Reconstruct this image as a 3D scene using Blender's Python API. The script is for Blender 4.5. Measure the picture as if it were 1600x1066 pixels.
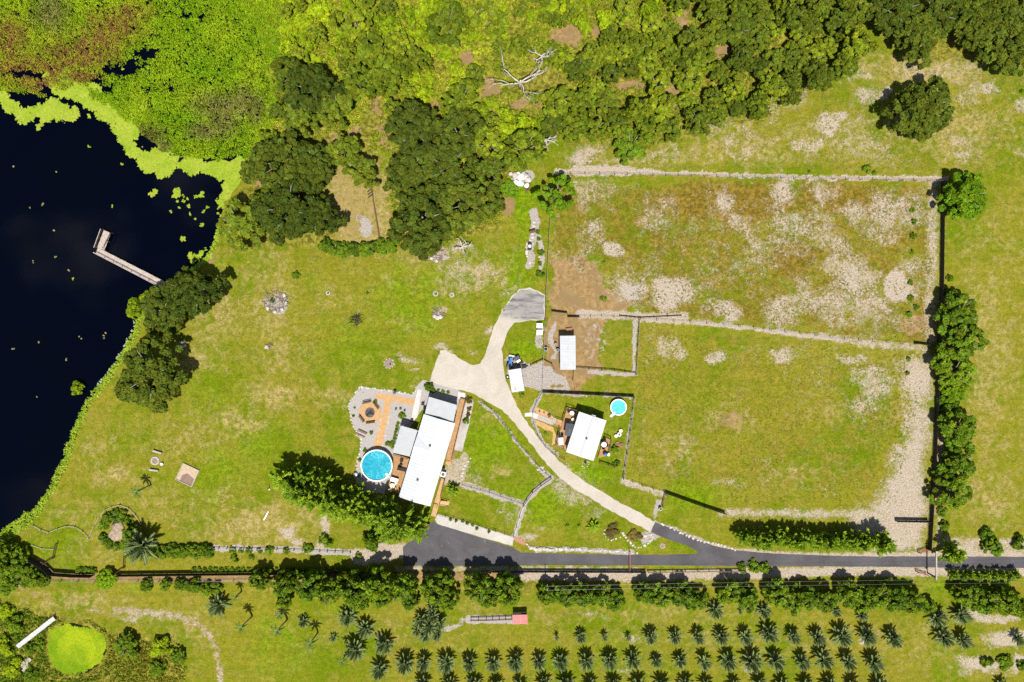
import bpy, bmesh, math, random
import numpy as np
from mathutils import Vector, Matrix

for o in list(bpy.data.objects):
    bpy.data.objects.remove(o, do_unlink=True)
SC = bpy.context.scene
COL = SC.collection
R = math.radians
S = 0.125            # metres per photograph pixel at ground level
H = 200.0 * 24 / 36  # camera height, metres

# ---------------------------------------------------------------- camera, sky, sun, exposure
cam_d = bpy.data.cameras.new('camera')
cam_d.lens = 24; cam_d.sensor_width = 36; cam_d.clip_start = 1; cam_d.clip_end = 5000
cam = bpy.data.objects.new('camera', cam_d); COL.objects.link(cam)
cam.location = (0, 0, H); cam.rotation_euler = (0, 0, 0)
SC.camera = cam

SHX, SHY = -0.035, 0.47      # ground shadow of a 1 m upright (world x, y)
sun_dir = Vector((-SHX, -SHY, 1)).normalized()
world = bpy.data.worlds.new('World'); SC.world = world; world.use_nodes = True
wn = world.node_tree.nodes; wl = world.node_tree.links
wn.clear()
sky = wn.new('ShaderNodeTexSky'); sky.sky_type = 'NISHITA'; sky.sun_disc = False
sky.sun_elevation = math.asin(sun_dir.z)
sky.sun_rotation = math.atan2(sun_dir.x, sun_dir.y)
sky.air_density = 1.0; sky.dust_density = 0.6; sky.ozone_density = 1.0
bg = wn.new('ShaderNodeBackground'); bg.inputs['Strength'].default_value = 0.062
wo = wn.new('ShaderNodeOutputWorld')
wtc = wn.new('ShaderNodeTexCoord')     # a few fair-weather clouds
cn = wn.new('ShaderNodeTexNoise'); cn.inputs['Scale'].default_value = 5.5; cn.inputs['Detail'].default_value = 5; cn.inputs['Roughness'].default_value = 0.55
wl.new(wtc.outputs['Generated'], cn.inputs['Vector'])
cr = wn.new('ShaderNodeMapRange'); cr.interpolation_type = 'SMOOTHSTEP'; wl.new(cn.outputs['Fac'], cr.inputs[0])
cr.inputs[1].default_value = 0.52; cr.inputs[2].default_value = 0.72
cm = wn.new('ShaderNodeMix'); cm.data_type = 'RGBA'; wl.new(cr.outputs[0], cm.inputs[0]); wl.new(sky.outputs[0], cm.inputs[6]); cm.inputs[7].default_value = (14, 14, 14.5, 1)
wl.new(cm.outputs[2], bg.inputs['Color']); wl.new(bg.outputs[0], wo.inputs['Surface'])
sun_d = bpy.data.lights.new('sun', 'SUN'); sun_d.energy = 5.0; sun_d.angle = R(0.5); sun_d.color = (1.0, 0.97, 0.92)
sun = bpy.data.objects.new('sun', sun_d); COL.objects.link(sun)
sun.location = (0, -60, 90)
sun.rotation_euler = (-sun_dir).to_track_quat('-Z', 'Y').to_euler()
SC.view_settings.view_transform = 'Standard'
SC.view_settings.look = 'None'
SC.view_settings.gamma = 1.0
SC.view_settings.use_curve_mapping = False
SC.view_settings.exposure = 0.68
SC.render.engine = 'CYCLES'
SC.cycles.max_bounces = 5; SC.cycles.diffuse_bounces = 2; SC.cycles.glossy_bounces = 2
SC.cycles.transmission_bounces = 3; SC.cycles.transparent_max_bounces = 4
SC.cycles.use_denoising = False

# ---------------------------------------------------------------- helpers
def P(px, py, z=0.0):
    k = S * (H - z) / H
    return Vector(((px - 800) * k, (533 - py) * k, z))

ORD = ['first', 'second', 'third', 'fourth', 'fifth', 'sixth', 'seventh', 'eighth', 'ninth', 'tenth', 'eleventh', 'twelfth',
       'thirteenth', 'fourteenth', 'fifteenth', 'sixteenth', 'seventeenth', 'eighteenth', 'nineteenth', 'twentieth']
ORD += ['twenty-' + a for a in ORD[:9]] + ['thirtieth'] + ['thirty-' + a for a in ORD[:9]]

def tag(o, label=None, cat=None, group=None, kind=None):
    if label: o['label'] = label
    if cat: o['category'] = cat
    if group: o['group'] = group
    if kind: o['kind'] = kind
    return o

def thing(name, label, cat, loc, rz=0.0, group=None):
    o = bpy.data.objects.new(name, None); COL.objects.link(o)
    o.location = loc; o.rotation_euler = (0, 0, rz); o.empty_display_size = 0.3
    return tag(o, label, cat, group)

def mesh(name, v, f, mat=None, smooth=False, tint=None):
    me = bpy.data.meshes.new(name)
    if isinstance(v, np.ndarray):
        n = len(v); k = f.shape[1]; m = len(f)
        me.vertices.add(n); me.vertices.foreach_set('co', v.astype(np.float32).ravel())
        me.loops.add(m * k); me.loops.foreach_set('vertex_index', f.astype(np.int32).ravel())
        me.polygons.add(m)
        me.polygons.foreach_set('loop_start', np.arange(0, m * k, k, dtype=np.int32))
        me.polygons.foreach_set('loop_total', np.full(m, k, dtype=np.int32))
        me.update(calc_edges=True)
    else:
        me.from_pydata(v, [], f); me.update()
    if tint is not None:
        a = me.color_attributes.new('tint', 'FLOAT_COLOR', 'POINT')
        c = np.ones((len(me.vertices), 4), dtype=np.float32); c[:, :3] = tint
        a.data.foreach_set('color', c.ravel())
    if smooth:
        me.polygons.foreach_set('use_smooth', np.ones(len(me.polygons), dtype=bool))
    if mat: me.materials.append(mat)
    return me

def put(name, me, parent=None, loc=None, rot=None, scale=None, kind=None):
    o = bpy.data.objects.new(name, me); COL.objects.link(o)
    if parent: o.parent = parent
    if loc is not None: o.location = loc
    if rot is not None: o.rotation_euler = rot
    if scale is not None: o.scale = scale if hasattr(scale, '__len__') else (scale,) * 3
    if kind: o['kind'] = kind
    return o

class MB:
    def __init__(s): s.v = []; s.f = []
    def add(s, v, f):
        b = len(s.v); s.v += [tuple(p) for p in v]; s.f += [tuple(i + b for i in q) for q in f]; return s
    def box(s, c, d, rz=0.0, ry=0.0, rx=0.0):
        x, y, z = d[0] / 2, d[1] / 2, d[2] / 2
        M = Matrix.Rotation(rz, 3, 'Z') @ Matrix.Rotation(ry, 3, 'Y') @ Matrix.Rotation(rx, 3, 'X'); c = Vector(c)
        v = [c + M @ Vector((a * x, b * y, e * z)) for a in (-1, 1) for b in (-1, 1) for e in (-1, 1)]
        return s.add(v, [(0, 1, 3, 2), (4, 6, 7, 5), (0, 4, 5, 1), (2, 3, 7, 6), (0, 2, 6, 4), (1, 5, 7, 3)])
    def beam(s, a, b, w, h):
        a = Vector(a); b = Vector(b); d = b - a; L = d.length
        q = d.to_track_quat('X', 'Z').to_matrix(); c = (a + b) / 2
        v = [c + q @ Vector((i * L / 2, j * w / 2, k * h / 2)) for i in (-1, 1) for j in (-1, 1) for k in (-1, 1)]
        return s.add(v, [(0, 1, 3, 2), (4, 6, 7, 5), (0, 4, 5, 1), (2, 3, 7, 6), (0, 2, 6, 4), (1, 5, 7, 3)])
    def tube(s, pts, rad, n=6, cap=True):
        pts = [Vector(p) for p in pts]; rings = []
        if not hasattr(rad, '__len__'): rad = [rad] * len(pts)
        for i, p in enumerate(pts):
            d = (pts[min(i + 1, len(pts) - 1)] - pts[max(i - 1, 0)]).normalized()
            u = d.orthogonal().normalized() if i == 0 else (u - d * u.dot(d)).normalized()
            w = d.cross(u)
            rings.append([p + (u * math.cos(2 * math.pi * k / n) + w * math.sin(2 * math.pi * k / n)) * rad[i] for k in range(n)])
        v = [q for r in rings for q in r]; f = []
        for i in range(len(pts) - 1):
            for k in range(n):
                a = i * n + k; b = i * n + (k + 1) % n
                f.append((a, b, b + n, a + n))
        if cap:
            f.append(tuple(range(n))[::-1]); f.append(tuple((len(pts) - 1) * n + k for k in range(n)))
        return s.add(v, f)
    def lathe(s, prof, c=(0, 0, 0), n=20):
        v = []; f = []
        for r, z in prof:
            v += [(c[0] + r * math.cos(2 * math.pi * k / n), c[1] + r * math.sin(2 * math.pi * k / n), c[2] + z) for k in range(n)]
        for i in range(len(prof) - 1):
            for k in range(n):
                a = i * n + k; b = i * n + (k + 1) % n
                f.append((a, b, b + n, a + n))
        return s.add(v, f)
    def prism(s, poly, z0, z1):
        n = len(poly)
        ar = sum(poly[i][0] * poly[(i + 1) % n][1] - poly[(i + 1) % n][0] * poly[i][1] for i in range(n))
        if ar < 0: poly = poly[::-1]
        v = [(x, y, z0) for x, y in poly] + [(x, y, z1) for x, y in poly]
        f = [tuple(range(n))[::-1], tuple(range(n, 2 * n))] + [(i, (i + 1) % n, (i + 1) % n + n, i + n) for i in range(n)]
        return s.add(v, f)
    def blob(s, c, r, rng, n=8, m=5, jit=0.18, sq=(1, 1, 0.7)):
        v = []; f = []
        for i in range(m + 1):
            a = math.pi * i / m
            for k in range(n):
                t = 2 * math.pi * k / n; q = r * (1 + rng.uniform(-jit, jit))
                v.append((c[0] + q * sq[0] * math.sin(a) * math.cos(t), c[1] + q * sq[1] * math.sin(a) * math.sin(t), c[2] + q * sq[2] * math.cos(a)))
        for i in range(m):
            for k in range(n):
                a = i * n + k; b = i * n + (k + 1) % n
                f.append((a, a + n, b + n, b))
        return s.add(v, f)
    def mesh(s, name, mat=None, smooth=False): return mesh(name, s.v, s.f, mat, smooth)
    def obj(s, name, mat, parent=None, loc=None, smooth=False, kind=None, rot=None):
        return put(name, s.mesh(name, mat, smooth), parent, loc, rot, None, kind)

# ---------------------------------------------------------------- numpy noise, polygon distance
def vnoise(x, y, scale, seed):
    g = np.random.default_rng(seed).random((257, 257))
    u = x / scale + 1000.37; v = y / scale + 1000.71
    i = np.floor(u).astype(int); j = np.floor(v).astype(int); fu = u - i; fv = v - j
    fu = fu * fu * (3 - 2 * fu); fv = fv * fv * (3 - 2 * fv)
    i %= 256; j %= 256
    return (g[i, j] * (1 - fu) + g[i + 1, j] * fu) * (1 - fv) + (g[i, j + 1] * (1 - fu) + g[i + 1, j + 1] * fu) * fv
def fnoise(x, y, scale, seed):
    return 0.55 * vnoise(x, y, scale, seed) + 0.28 * vnoise(x, y, scale / 2.1, seed + 1) + 0.17 * vnoise(x, y, scale / 4.3, seed + 2)
def line_dist(x, y, pts):
    d = np.full(x.shape, 1e9)
    for (ax, ay), (bx, by) in zip(pts[:-1], pts[1:]):
        vx, vy = bx - ax, by - ay; L = vx * vx + vy * vy + 1e-9
        t = np.clip(((x - ax) * vx + (y - ay) * vy) / L, 0, 1)
        d = np.minimum(d, np.hypot(x - ax - t * vx, y - ay - t * vy))
    return d
def poly_sd(x, y, pts):          # positive inside
    d = line_dist(x, y, pts + [pts[0]])
    ins = np.zeros(x.shape, bool)
    for (ax, ay), (bx, by) in zip(pts, pts[1:] + [pts[0]]):
        c = ((ay > y) != (by > y)) & (x < (bx - ax) * (y - ay) / (by - ay + 1e-12) + ax)
        ins ^= c
    return np.where(ins, d, -d)
def sstep(a, b, t):
    t = np.clip((t - a) / (b - a), 0, 1); return t * t * (3 - 2 * t)

# ---------------------------------------------------------------- materials
def new_mat(name):
    m = bpy.data.materials.new(name); m.use_nodes = True
    n = m.node_tree.nodes; l = m.node_tree.links
    return m, n, l, n['Principled BSDF']
def nd(n, t, **kw):
    a = n.new(t)
    for k, v in kw.items(): setattr(a, k, v)
    return a
def noise_node(n, l, scale, detail=4, rough=0.55, dist=0.0, coord=None):
    t = nd(n, 'ShaderNodeTexNoise'); t.inputs['Scale'].default_value = scale; t.inputs['Detail'].default_value = detail
    t.inputs['Roughness'].default_value = rough; t.inputs['Distortion'].default_value = dist
    if coord is not None: l.new(coord, t.inputs['Vector'])
    return t.outputs['Fac']
def mixc(n, l, fac, a, b, mode='MIX'):
    m = nd(n, 'ShaderNodeMix', data_type='RGBA', blend_type=mode)
    for sock, val in ((m.inputs[0], fac), (m.inputs[6], a), (m.inputs[7], b)):
        if isinstance(val, (int, float)): sock.default_value = val
        elif isinstance(val, tuple): sock.default_value = (*val[:3], 1)
        else: l.new(val, sock)
    return m.outputs[2]
def math_n(n, l, op, a, b=0.0, c=0.0, clamp=False):
    m = nd(n, 'ShaderNodeMath', operation=op, use_clamp=clamp)
    for sock, val in zip(m.inputs, (a, b, c)):
        if isinstance(val, (int, float)): sock.default_value = val
        else: l.new(val, sock)
    return m.outputs[0]
def ramp01(n, l, val, lo, hi, a=0.0, b=1.0):
    m = nd(n, 'ShaderNodeMapRange', interpolation_type='SMOOTHSTEP')
    l.new(val, m.inputs[0])
    for i, q in zip((1, 2, 3, 4), (lo, hi, a, b)): m.inputs[i].default_value = q
    return m.outputs[0]

def simple(name, col, rough=0.7, var=0.15, scale=3.0, metal=0.0, bump=0.0, spec=0.3, col2=None):
    m, n, l, b = new_mat(name)
    tc = nd(n, 'ShaderNodeTexCoord'); co = tc.outputs['Object']
    f = noise_node(n, l, scale, 5, 0.6, 0.3, co)
    lo = tuple(c * (1 - var) for c in col); hi = tuple(min(1, c * (1 + var)) for c in (col2 or col))
    l.new(mixc(n, l, ramp01(n, l, f, 0.3, 0.7), lo, hi), b.inputs['Base Color'])
    b.inputs['Roughness'].default_value = rough; b.inputs['Metallic'].default_value = metal
    b.inputs['Specular IOR Level'].default_value = spec
    if bump:
        bp = nd(n, 'ShaderNodeBump'); bp.inputs['Strength'].default_value = bump; bp.inputs['Distance'].default_value = 0.05
        l.new(noise_node(n, l, scale * 6, 3, 0.6, 0, co), bp.inputs['Height']); l.new(bp.outputs[0], b.inputs['Normal'])
    return m
def leafmat(name, col, var=0.25, transl=0.3, hue=(1.15, 1.03, 0.8)):
    """tint attribute (per leaf clump) times a species colour, slightly different for every plant"""
    m, n, l, b = new_mat(name)
    at = nd(n, 'ShaderNodeAttribute', attribute_name='tint')
    oi = nd(n, 'ShaderNodeObjectInfo')
    lo = tuple(c * (1 - var) for c in col); hi = tuple(c * (1 + var) * h for c, h in zip(col, hue))
    c = mixc(n, l, oi.outputs['Random'], lo, hi)
    c = mixc(n, l, 1.0, c, at.outputs['Color'], 'MULTIPLY')
    df = nd(n, 'ShaderNodeBsdfDiffuse'); tr = nd(n, 'ShaderNodeBsdfTranslucent'); mx = nd(n, 'ShaderNodeMixShader')
    l.new(c, df.inputs['Color']); l.new(c, tr.inputs['Color']); mx.inputs[0].default_value = transl
    l.new(df.outputs[0], mx.inputs[1]); l.new(tr.outputs[0], mx.inputs[2])
    n.remove(b); l.new(mx.outputs[0], n['Material Output'].inputs['Surface'])
    return m
# ---------------------------------------------------------------- large structure: ground, water, roads
LAKE = [(-900, -500), (300, -500), (330, -60), (400, 40), (425, 120), (415, 190), (392, 232), (380, 262), (376, 292), (352, 318), (345, 345),
        (336, 385), (326, 402), (300, 425), (268, 446), (240, 468), (218, 498), (212, 522), (196, 552), (172, 588), (140, 628), (120, 668),
        (104, 720), (84, 760), (62, 795), (40, 822), (15, 838), (-20, 845), (-900, 860)]
POND2 = [(78, 985), (100, 973), (135, 978), (160, 992), (168, 1015), (158, 1038), (135, 1054), (105, 1056), (82, 1044), (74, 1020)]

def grid_axis(lim, step, far):
    a = np.arange(-lim, lim + step / 2, step); out = []; d = step; q = lim
    while q < far:
        d *= 1.5; q += d; out.append(q)
    out = np.array(out)
    return np.concatenate([-out[::-1], a, out])
gx = grid_axis(104, 0.42, 2500); gy = grid_axis(71, 0.42, 2500)
X, Y = np.meshgrid(gx, gy, indexing='xy'); X = X.ravel(); Y = Y.ravel()
U = X / S + 800; V = 533 - Y / S                       # photograph pixels of every ground vertex
WU = U + (fnoise(U, V, 26, 11) - 0.5) * 26; WV = V + (fnoise(U, V, 26, 21) - 0.5) * 26
SU = U + (fnoise(U, V, 9, 31) - 0.5) * 7; SV = V + (fnoise(U, V, 9, 41) - 0.5) * 7
masks = {k: np.zeros(len(U)) for k in ('sand', 'dirt', 'lush', 'dry', 'grey', 'rust', 'litter', 'mud')}
def blob(k, x, y, rx, ry, s=1.0, soft=0.5):
    d = np.hypot((WU - x) / rx, (WV - y) / ry)
    masks[k] = np.maximum(masks[k], s * np.clip((1 + soft - d) / (2 * soft), 0, 1))
def area(k, pts, s=1.0, soft=12.0, warp=True):
    sd = poly_sd(WU if warp else SU, WV if warp else SV, pts)
    masks[k] = np.maximum(masks[k], s * np.clip(0.5 + sd / soft, 0, 1))
def track(k, pts, w, s=1.0, soft=4.0):
    d = line_dist(SU, SV, pts)
    masks[k] = np.maximum(masks[k], s * np.clip(1 - (d - w / 2) / soft, 0, 1))
#--- sand: bare pale patches and tracks
area('sand', [(862, 280), (1466, 284), (1456, 540), (1300, 528), (1100, 505), (1000, 498), (862, 400)], 0.25, 10)
area('sand', [(1120, 285), (1464, 286), (1458, 535), (1300, 525), (1180, 480), (1240, 380)], 0.38, 60)
area('sand', [(870, 200), (1010, 230), (1330, 90), (1480, 80), (1600, 90), (1600, 270), (880, 262)], 0.26, 40)
area('sand', [(1000, 510), (1460, 545), (1450, 800), (985, 745)], 0.16, 12)
for q in [(430, 620, 40, 30, .6), (300, 560, 30, 26, .7), (370, 660, 40, 18, .6), (520, 620, 34, 20, .5), (660, 600, 30, 12, .4), (620, 500, 40, 14, .4), (180, 740, 40, 24, .6), (150, 700, 26, 20, .5), (1060, 700, 60, 18, .5), (1240, 740, 60, 20, .5), (1300, 640, 40, 20, .5), (780, 740, 24, 14, .5), (760, 660, 14, 20, .4)]: blob('dry', *q, soft=0.9)
masks['sand'] *= 0.4 + 1.0 * sstep(0.3, 0.7, fnoise(U, V, 45, 91))
for b in [(1400, 443, 20, 20, 1.3), (1335, 430, 38, 26, .62), (1300, 410, 24, 14, .5), (1048, 452, 36, 24, .72), (1040, 460, 24, 22, .9), (985, 455, 30, 26, .5), (1138, 488, 18, 18, .72),
          (955, 388, 14, 11, .85), (930, 355, 10, 12, .7), (1135, 312, 20, 14, .68), (1225, 300, 22, 26, .62), (1285, 300, 30, 20, .5), (1330, 330, 30, 22, .5),
          (1240, 350, 35, 18, .48), (1150, 345, 30, 18, .45), (1420, 330, 40, 30, .5), (1380, 360, 40, 26, .45), (1180, 380, 18, 18, .45),
          (1225, 490, 32, 26, .55), (1290, 480, 50, 22, .5), (1360, 480, 40, 26, .5), (1240, 470, 22, 16, .5), (1120, 556, 18, 14, .62), (1225, 556, 24, 12, .6),
          (1330, 560, 30, 14, .5), (1045, 545, 18, 16, .5), (1060, 555, 20, 10, .5), (1370, 600, 30, 30, .5), (1350, 630, 22, 18, .5), (1340, 590, 16, 12, .45),
          (1290, 200, 22, 22, .62), (1270, 225, 24, 14, .5), (1310, 185, 14, 12, .6), (1360, 150, 20, 12, .5), (1385, 145, 12, 9, .75), (1340, 120, 28, 10, .45), (1250, 225, 16, 12, .5),
          (915, 245, 22, 18, .62), (1120, 195, 24, 12, .45), (1540, 140, 22, 8, .5), (1595, 165, 14, 12, .5), (1500, 225, 16, 10, .4),
          (450, 832, 14, 8, .75), (465, 845, 14, 6, .6), (690, 540, 16, 6, .5), (640, 560, 22, 7, .42), (700, 545, 8, 5, .7), (742, 548, 10, 6, .4), (645, 575, 10, 4, .55), (760, 520, 8, 8, .5),
          (700, 390, 60, 16, .42), (730, 430, 60, 30, .38), (690, 490, 14, 14, .5), (800, 450, 30, 18, .3),
          (900, 765, 40, 26, .42), (880, 750, 16, 22, .5), (930, 800, 20, 16, .35), (735, 745, 30, 20, .35), (800, 800, 30, 20, .3), (830, 840, 26, 8, .5), (840, 825, 22, 10, .35),
          (432, 962, 12, 8, .3), (930, 962, 30, 6, .4), (990, 998, 20, 8, .4), (1140, 755, 40, 10, .35), (980, 1045, 30, 8, .3),
          (1550, 965, 60, 10, .62), (1575, 1000, 34, 12, .72), (1530, 1038, 36, 16, .8), (1590, 1036, 20, 16, .6), (1345, 1000, 8, 6, .7), (1165, 1050, 10, 6, .5), (1050, 735, 12, 20, .3)]:
    blob('sand', *b)
area('sand', [(1400, 560), (1456, 550), (1446, 862), (1350, 862), (1325, 800), (1380, 770), (1400, 700), (1420, 640)], 0.74, 44)
area('sand', [(1345, 795), (1440, 800), (1442, 862), (1352, 862)], 0.72, 20)
track('sand', [(868, 268), (960, 267), (1100, 272), (1300, 278), (1478, 279)], 3.4, 0.95, 2.5)
track('sand', [(900, 268), (960, 266), (985, 268)], 12, 0.85)
track('sand', [(1458, 285), (1456, 400), (1452, 530)], 8, 0.5, 14)
track('sand', [(905, 490), (998, 494), (1060, 496), (1070, 494)], 8, 0.75, 6)
track('sand', [(1000, 499), (1060, 503), (1130, 508), (1250, 523), (1310, 530)], 3.5, 0.85, 4)
track('sand', [(1310, 530), (1360, 537), (1450, 545)], 6, 0.55, 8)
track('sand', [(973, 752), (1003, 762), (1038, 773)], 6, 0.62)
track('sand', [(1023, 818), (1060, 832), (1100, 848), (1150, 862)], 4, 0.85, 4)
track('sand', [(1145, 862), (1250, 868), (1350, 869), (1445, 868), (1600, 866)], 6, 0.8, 5)
track('sand', [(1130, 803), (1150, 800), (1260, 803), (1355, 803)], 5, 0.55, 10)
track('sand', [(800, 898), (860, 900), (1010, 900), (1160, 897), (1300, 893), (1450, 892), (1600, 893)], 11, 0.74, 6)
track('sand', [(620, 889), (760, 889), (1000, 889)], 4, 0.55, 4)
track('sand', [(560, 870), (590, 868), (628, 860)], 18, 0.8, 8)
track('sand', [(595, 850), (612, 865)], 12, 0.8, 6)
track('sand', [(507, 812), (508, 835), (500, 855)], 9, 0.6, 6)
track('sand', [(1478, 470), (1474, 560), (1470, 700), (1466, 850)], 6, 0.45, 5)
area('sand', [(120, 945), (180, 955), (265, 955), (300, 968), (262, 968), (210, 972), (180, 960)], 0.55, 14)
track('sand', [(1480, 850), (1530, 855), (1600, 852)], 16, 0.55, 10)
#--- orange-brown dirt
area('dirt', [(862, 404), (905, 402), (935, 430), (985, 474), (972, 492), (862, 492)], 1.0, 14)
area('dirt', [(856, 492), (940, 495), (935, 575), (905, 612), (862, 612), (850, 578)], 0.9, 14)
area('dirt', [(850, 490), (872, 492), (870, 590), (852, 560)], 0.9, 8)
area('dirt', [(505, 250), (600, 240), (608, 300), (600, 378), (530, 380), (520, 320)], 0.42, 16)
blob('dry', 560, 320, 60, 70, 1.0)
for b in [(555, 205, 20, 14, .5), (590, 170, 12, 26, .5), (600, 210, 16, 30, .6), (520, 215, 20, 12, .5), (730, 90, 14, 14, .7), (765, 135, 16, 22, .7), (810, 165, 22, 10, .6), (840, 160, 14, 16, .6),
          (880, 55, 28, 16, .7), (893, 70, 10, 12, .8), (1053, 150, 12, 18, .95), (980, 132, 26, 6, .8), (1130, 80, 20, 8, .8), (1065, 40, 16, 12, .75), (1075, 20, 14, 12, .6), (930, 50, 12, 12, .6),
          (790, 320, 14, 20, .7), (680, 165, 22, 10, .6), (740, 235, 10, 16, .5), (330, 400, 6, 16, .6), (400, 285, 8, 14, .6),
          (1430, 505, 26, 16, .75), (270, 925, 50, 12, .25), (40, 915, 26, 12, .5), (60, 935, 40, 10, .4), (1150, 55, 10, 10, .6), (720, 660, 20, 10, 0)]:
    blob('dirt', *b)
track('dirt', [(20, 905), (60, 930), (120, 950), (200, 958)], 7, 0.36, 14)
track('dirt', [(180, 952), (260, 958), (310, 975), (335, 1005), (344, 1040), (344, 1070)], 4, 0.5, 7)
track('sand', [(180, 952), (260, 958), (310, 975), (335, 1005), (344, 1040), (344, 1070)], 5, 0.42, 8)
track('dirt', [(62, 878), (82, 900), (150, 903), (400, 903), (600, 902), (800, 900)], 8, 0.85, 4)
track('dirt', [(1458, 300), (1462, 480), (1452, 700), (1446, 800)], 5, 0.4, 10)
track('dirt', [(1473, 500), (1466, 650), (1460, 800)], 6, 0.6, 4)
track('dirt', [(720, 635), (712, 690), (703, 715)], 14, 0.5, 8)
#--- lush bright grass
for b in [(640, 470, 90, 70, .7), (560, 530, 90, 60, .5), (700, 420, 60, 40, .4), (820, 320, 26, 60, .9), (812, 430, 30, 60, .8), (330, 620, 60, 60, .5), (400, 700, 90, 60, .55), (330, 740, 60, 40, .7), (770, 690, 60, 50, .8),
          (560, 560, 60, 30, .4), (840, 790, 60, 40, .8), (930, 740, 40, 20, .8), (820, 545, 24, 30, .8), (840, 625, 16, 20, .7), (900, 630, 60, 14, .6), (955, 690, 24, 40, .6), (1080, 780, 50, 30, .8),
          (740, 780, 60, 26, .35), (430, 1000, 70, 60, .6), (540, 950, 60, 20, .5), (700, 960, 90, 24, .4), (1000, 845, 50, 16, .7), (1060, 850, 20, 8, .8), (80, 860, 40, 26, .5), (110, 842, 30, 14, .5),
          (350, 425, 30, 30, .4), (480, 450, 60, 60, .3), (250, 690, 60, 60, .3), (1100, 620, 90, 60, .35), (960, 1000, 60, 40, .3), (1250, 930, 60, 40, .3), (1470, 920, 30, 18, .6), (840, 885, 200, 5, .5), (1020, 880, 130, 4, .6),
          (200, 920, 90, 12, .5), (420, 880, 110, 10, .4), (1550, 470, 40, 120, .25), (1000, 265, 60, 12, .3), (1365, 140, 12, 8, .5)]:
    blob('lush', *b, soft=0.8)
#--- dry, tan grass
for b in [(420, 470, 50, 90, .5), (440, 560, 40, 60, .45), (520, 470, 60, 30, .35), (600, 430, 80, 20, .3), (340, 500, 40, 60, .55), (290, 680, 70, 40, .45), (240, 780, 90, 30, .4), (400, 820, 90, 40, .65),
          (480, 800, 40, 40, .5), (330, 830, 60, 20, .5), (1180, 230, 220, 30, .5), (1480, 200, 110, 60, .6), (1420, 110, 120, 24, .7), (960, 250, 90, 16, .5), (740, 430, 60, 40, .5), (700, 400, 90, 20, .5), (560, 320, 40, 50, .8),
          (1540, 560, 60, 200, .5), (1560, 380, 50, 80, .35), (1540, 780, 60, 60, .5), (900, 300, 40, 30, .5), (600, 990, 200, 30, .3), (1000, 960, 300, 24, .35), (1200, 1000, 300, 30, .35), (300, 985, 60, 40, .4), (110, 940, 90, 20, .5),
          (1440, 1010, 60, 60, .35), (160, 860, 60, 20, .4), (130, 800, 60, 30, .35), (1140, 655, 40, 26, .6), (1000, 700, 60, 40, .3), (1420, 640, 30, 80, .5), (360, 770, 30, 20, .4), (1520, 850, 60, 30, .4)]:
    blob('dry', *b, soft=0.9)
#--- rust-brown grass of the north paddock
for b in [(1140, 318, 150, 34, 1.1), (1310, 312, 110, 30, .95), (1240, 400, 50, 50, .85), (1090, 370, 50, 40, .6), (1240, 410, 40, 40, .5), (1000, 320, 60, 20, .5), (1170, 450, 60, 40, .35), (1420, 420, 20, 60, .4), (980, 400, 40, 30, .4), (1360, 285, 90, 8, .6), (1430, 300, 30, 20, .5), (1380, 570, 40, 20, .5)]:
    blob('rust', *b, soft=0.7)
blob('dirt', 1140, 655, 26, 18, .5)
blob('dirt', 395, 790, 30, 18, .3)
blob('dirt', 360, 770, 14, 10, .3)
blob('dirt', 1010, 570, 12, 10, .4)
area('rust', [(1000, 512), (1455, 548), (1440, 795), (985, 750)], 0.34, 20)
area('rust', [(865, 285), (1462, 288), (1455, 535), (1000, 490), (965, 470), (930, 405), (866, 400)], 0.56, 14)
#--- grey gravel / trampled soil
area('grey', [(905, 494), (955, 498), (958, 540), (940, 565), (905, 575)], 0.42, 20)
area('grey', [(816, 570), (848, 562), (880, 580), (892, 606), (850, 612), (820, 608)], 0.9, 8)
area('grey', [(785, 575), (800, 560), (822, 566), (820, 605), (800, 612)], 0.6, 8)
area('sand', [(700, 722), (720, 700), (735, 712), (725, 750), (700, 760), (690, 760)], 0.62, 8)
for b in [(572, 355, 14, 16, .7), (865, 530, 6, 40, .7), (842, 525, 10, 26, .55), (640, 430, 14, 6, 0), (432, 471, 24, 20, .6), (688, 490, 10, 13, .6), (607, 568, 9, 9, .7), (985, 455, 16, 20, .6), (683, 398, 22, 8, .8), (945, 610, 8, 10, .5), (1025, 795, 5, 18, .6)]:
    blob('grey', *b)
track('grey', [(722, 757), (765, 770), (816, 787)], 7, 0.95, 3)
track('grey', [(845, 735), (862, 747), (843, 762), (826, 778), (818, 790), (812, 812), (803, 838)], 6, 0.85, 3)
track('grey', [(750, 628), (772, 644), (800, 681), (845, 735)], 3.5, 0.6, 4)
track('grey', [(330, 857), (420, 858), (520, 862), (556, 864)], 7, 0.75, 4)
track('grey', [(833, 330), (838, 345), (834, 370), (828, 385), (830, 400), (826, 415)], 7, 0.85, 6)
track('grey', [(842, 370), (848, 400), (844, 420)], 5, 0.7, 5)
track('grey', [(800, 292), (815, 275), (826, 274)], 12, 0.85, 6)
track('grey', [(847, 614), (990, 621), (974, 748)], 5, 0.5, 3)
track('grey', [(846, 614), (833, 640), (834, 660), (848, 692), (872, 712)], 5, 0.7, 3)
track('grey', [(993, 500), (990, 545), (991, 586), (920, 580)], 5, 0.6, 4)
track('grey', [(838, 858), (900, 859), (990, 864)], 5, 0.85, 3)
track('grey', [(735, 968), (800, 968)], 9, 0.8, 5)
track('grey', [(692, 985), (712, 978), (735, 965)], 6, 0.5, 6)
blob('grey', 1010, 838, 30, 14, .6)
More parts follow.
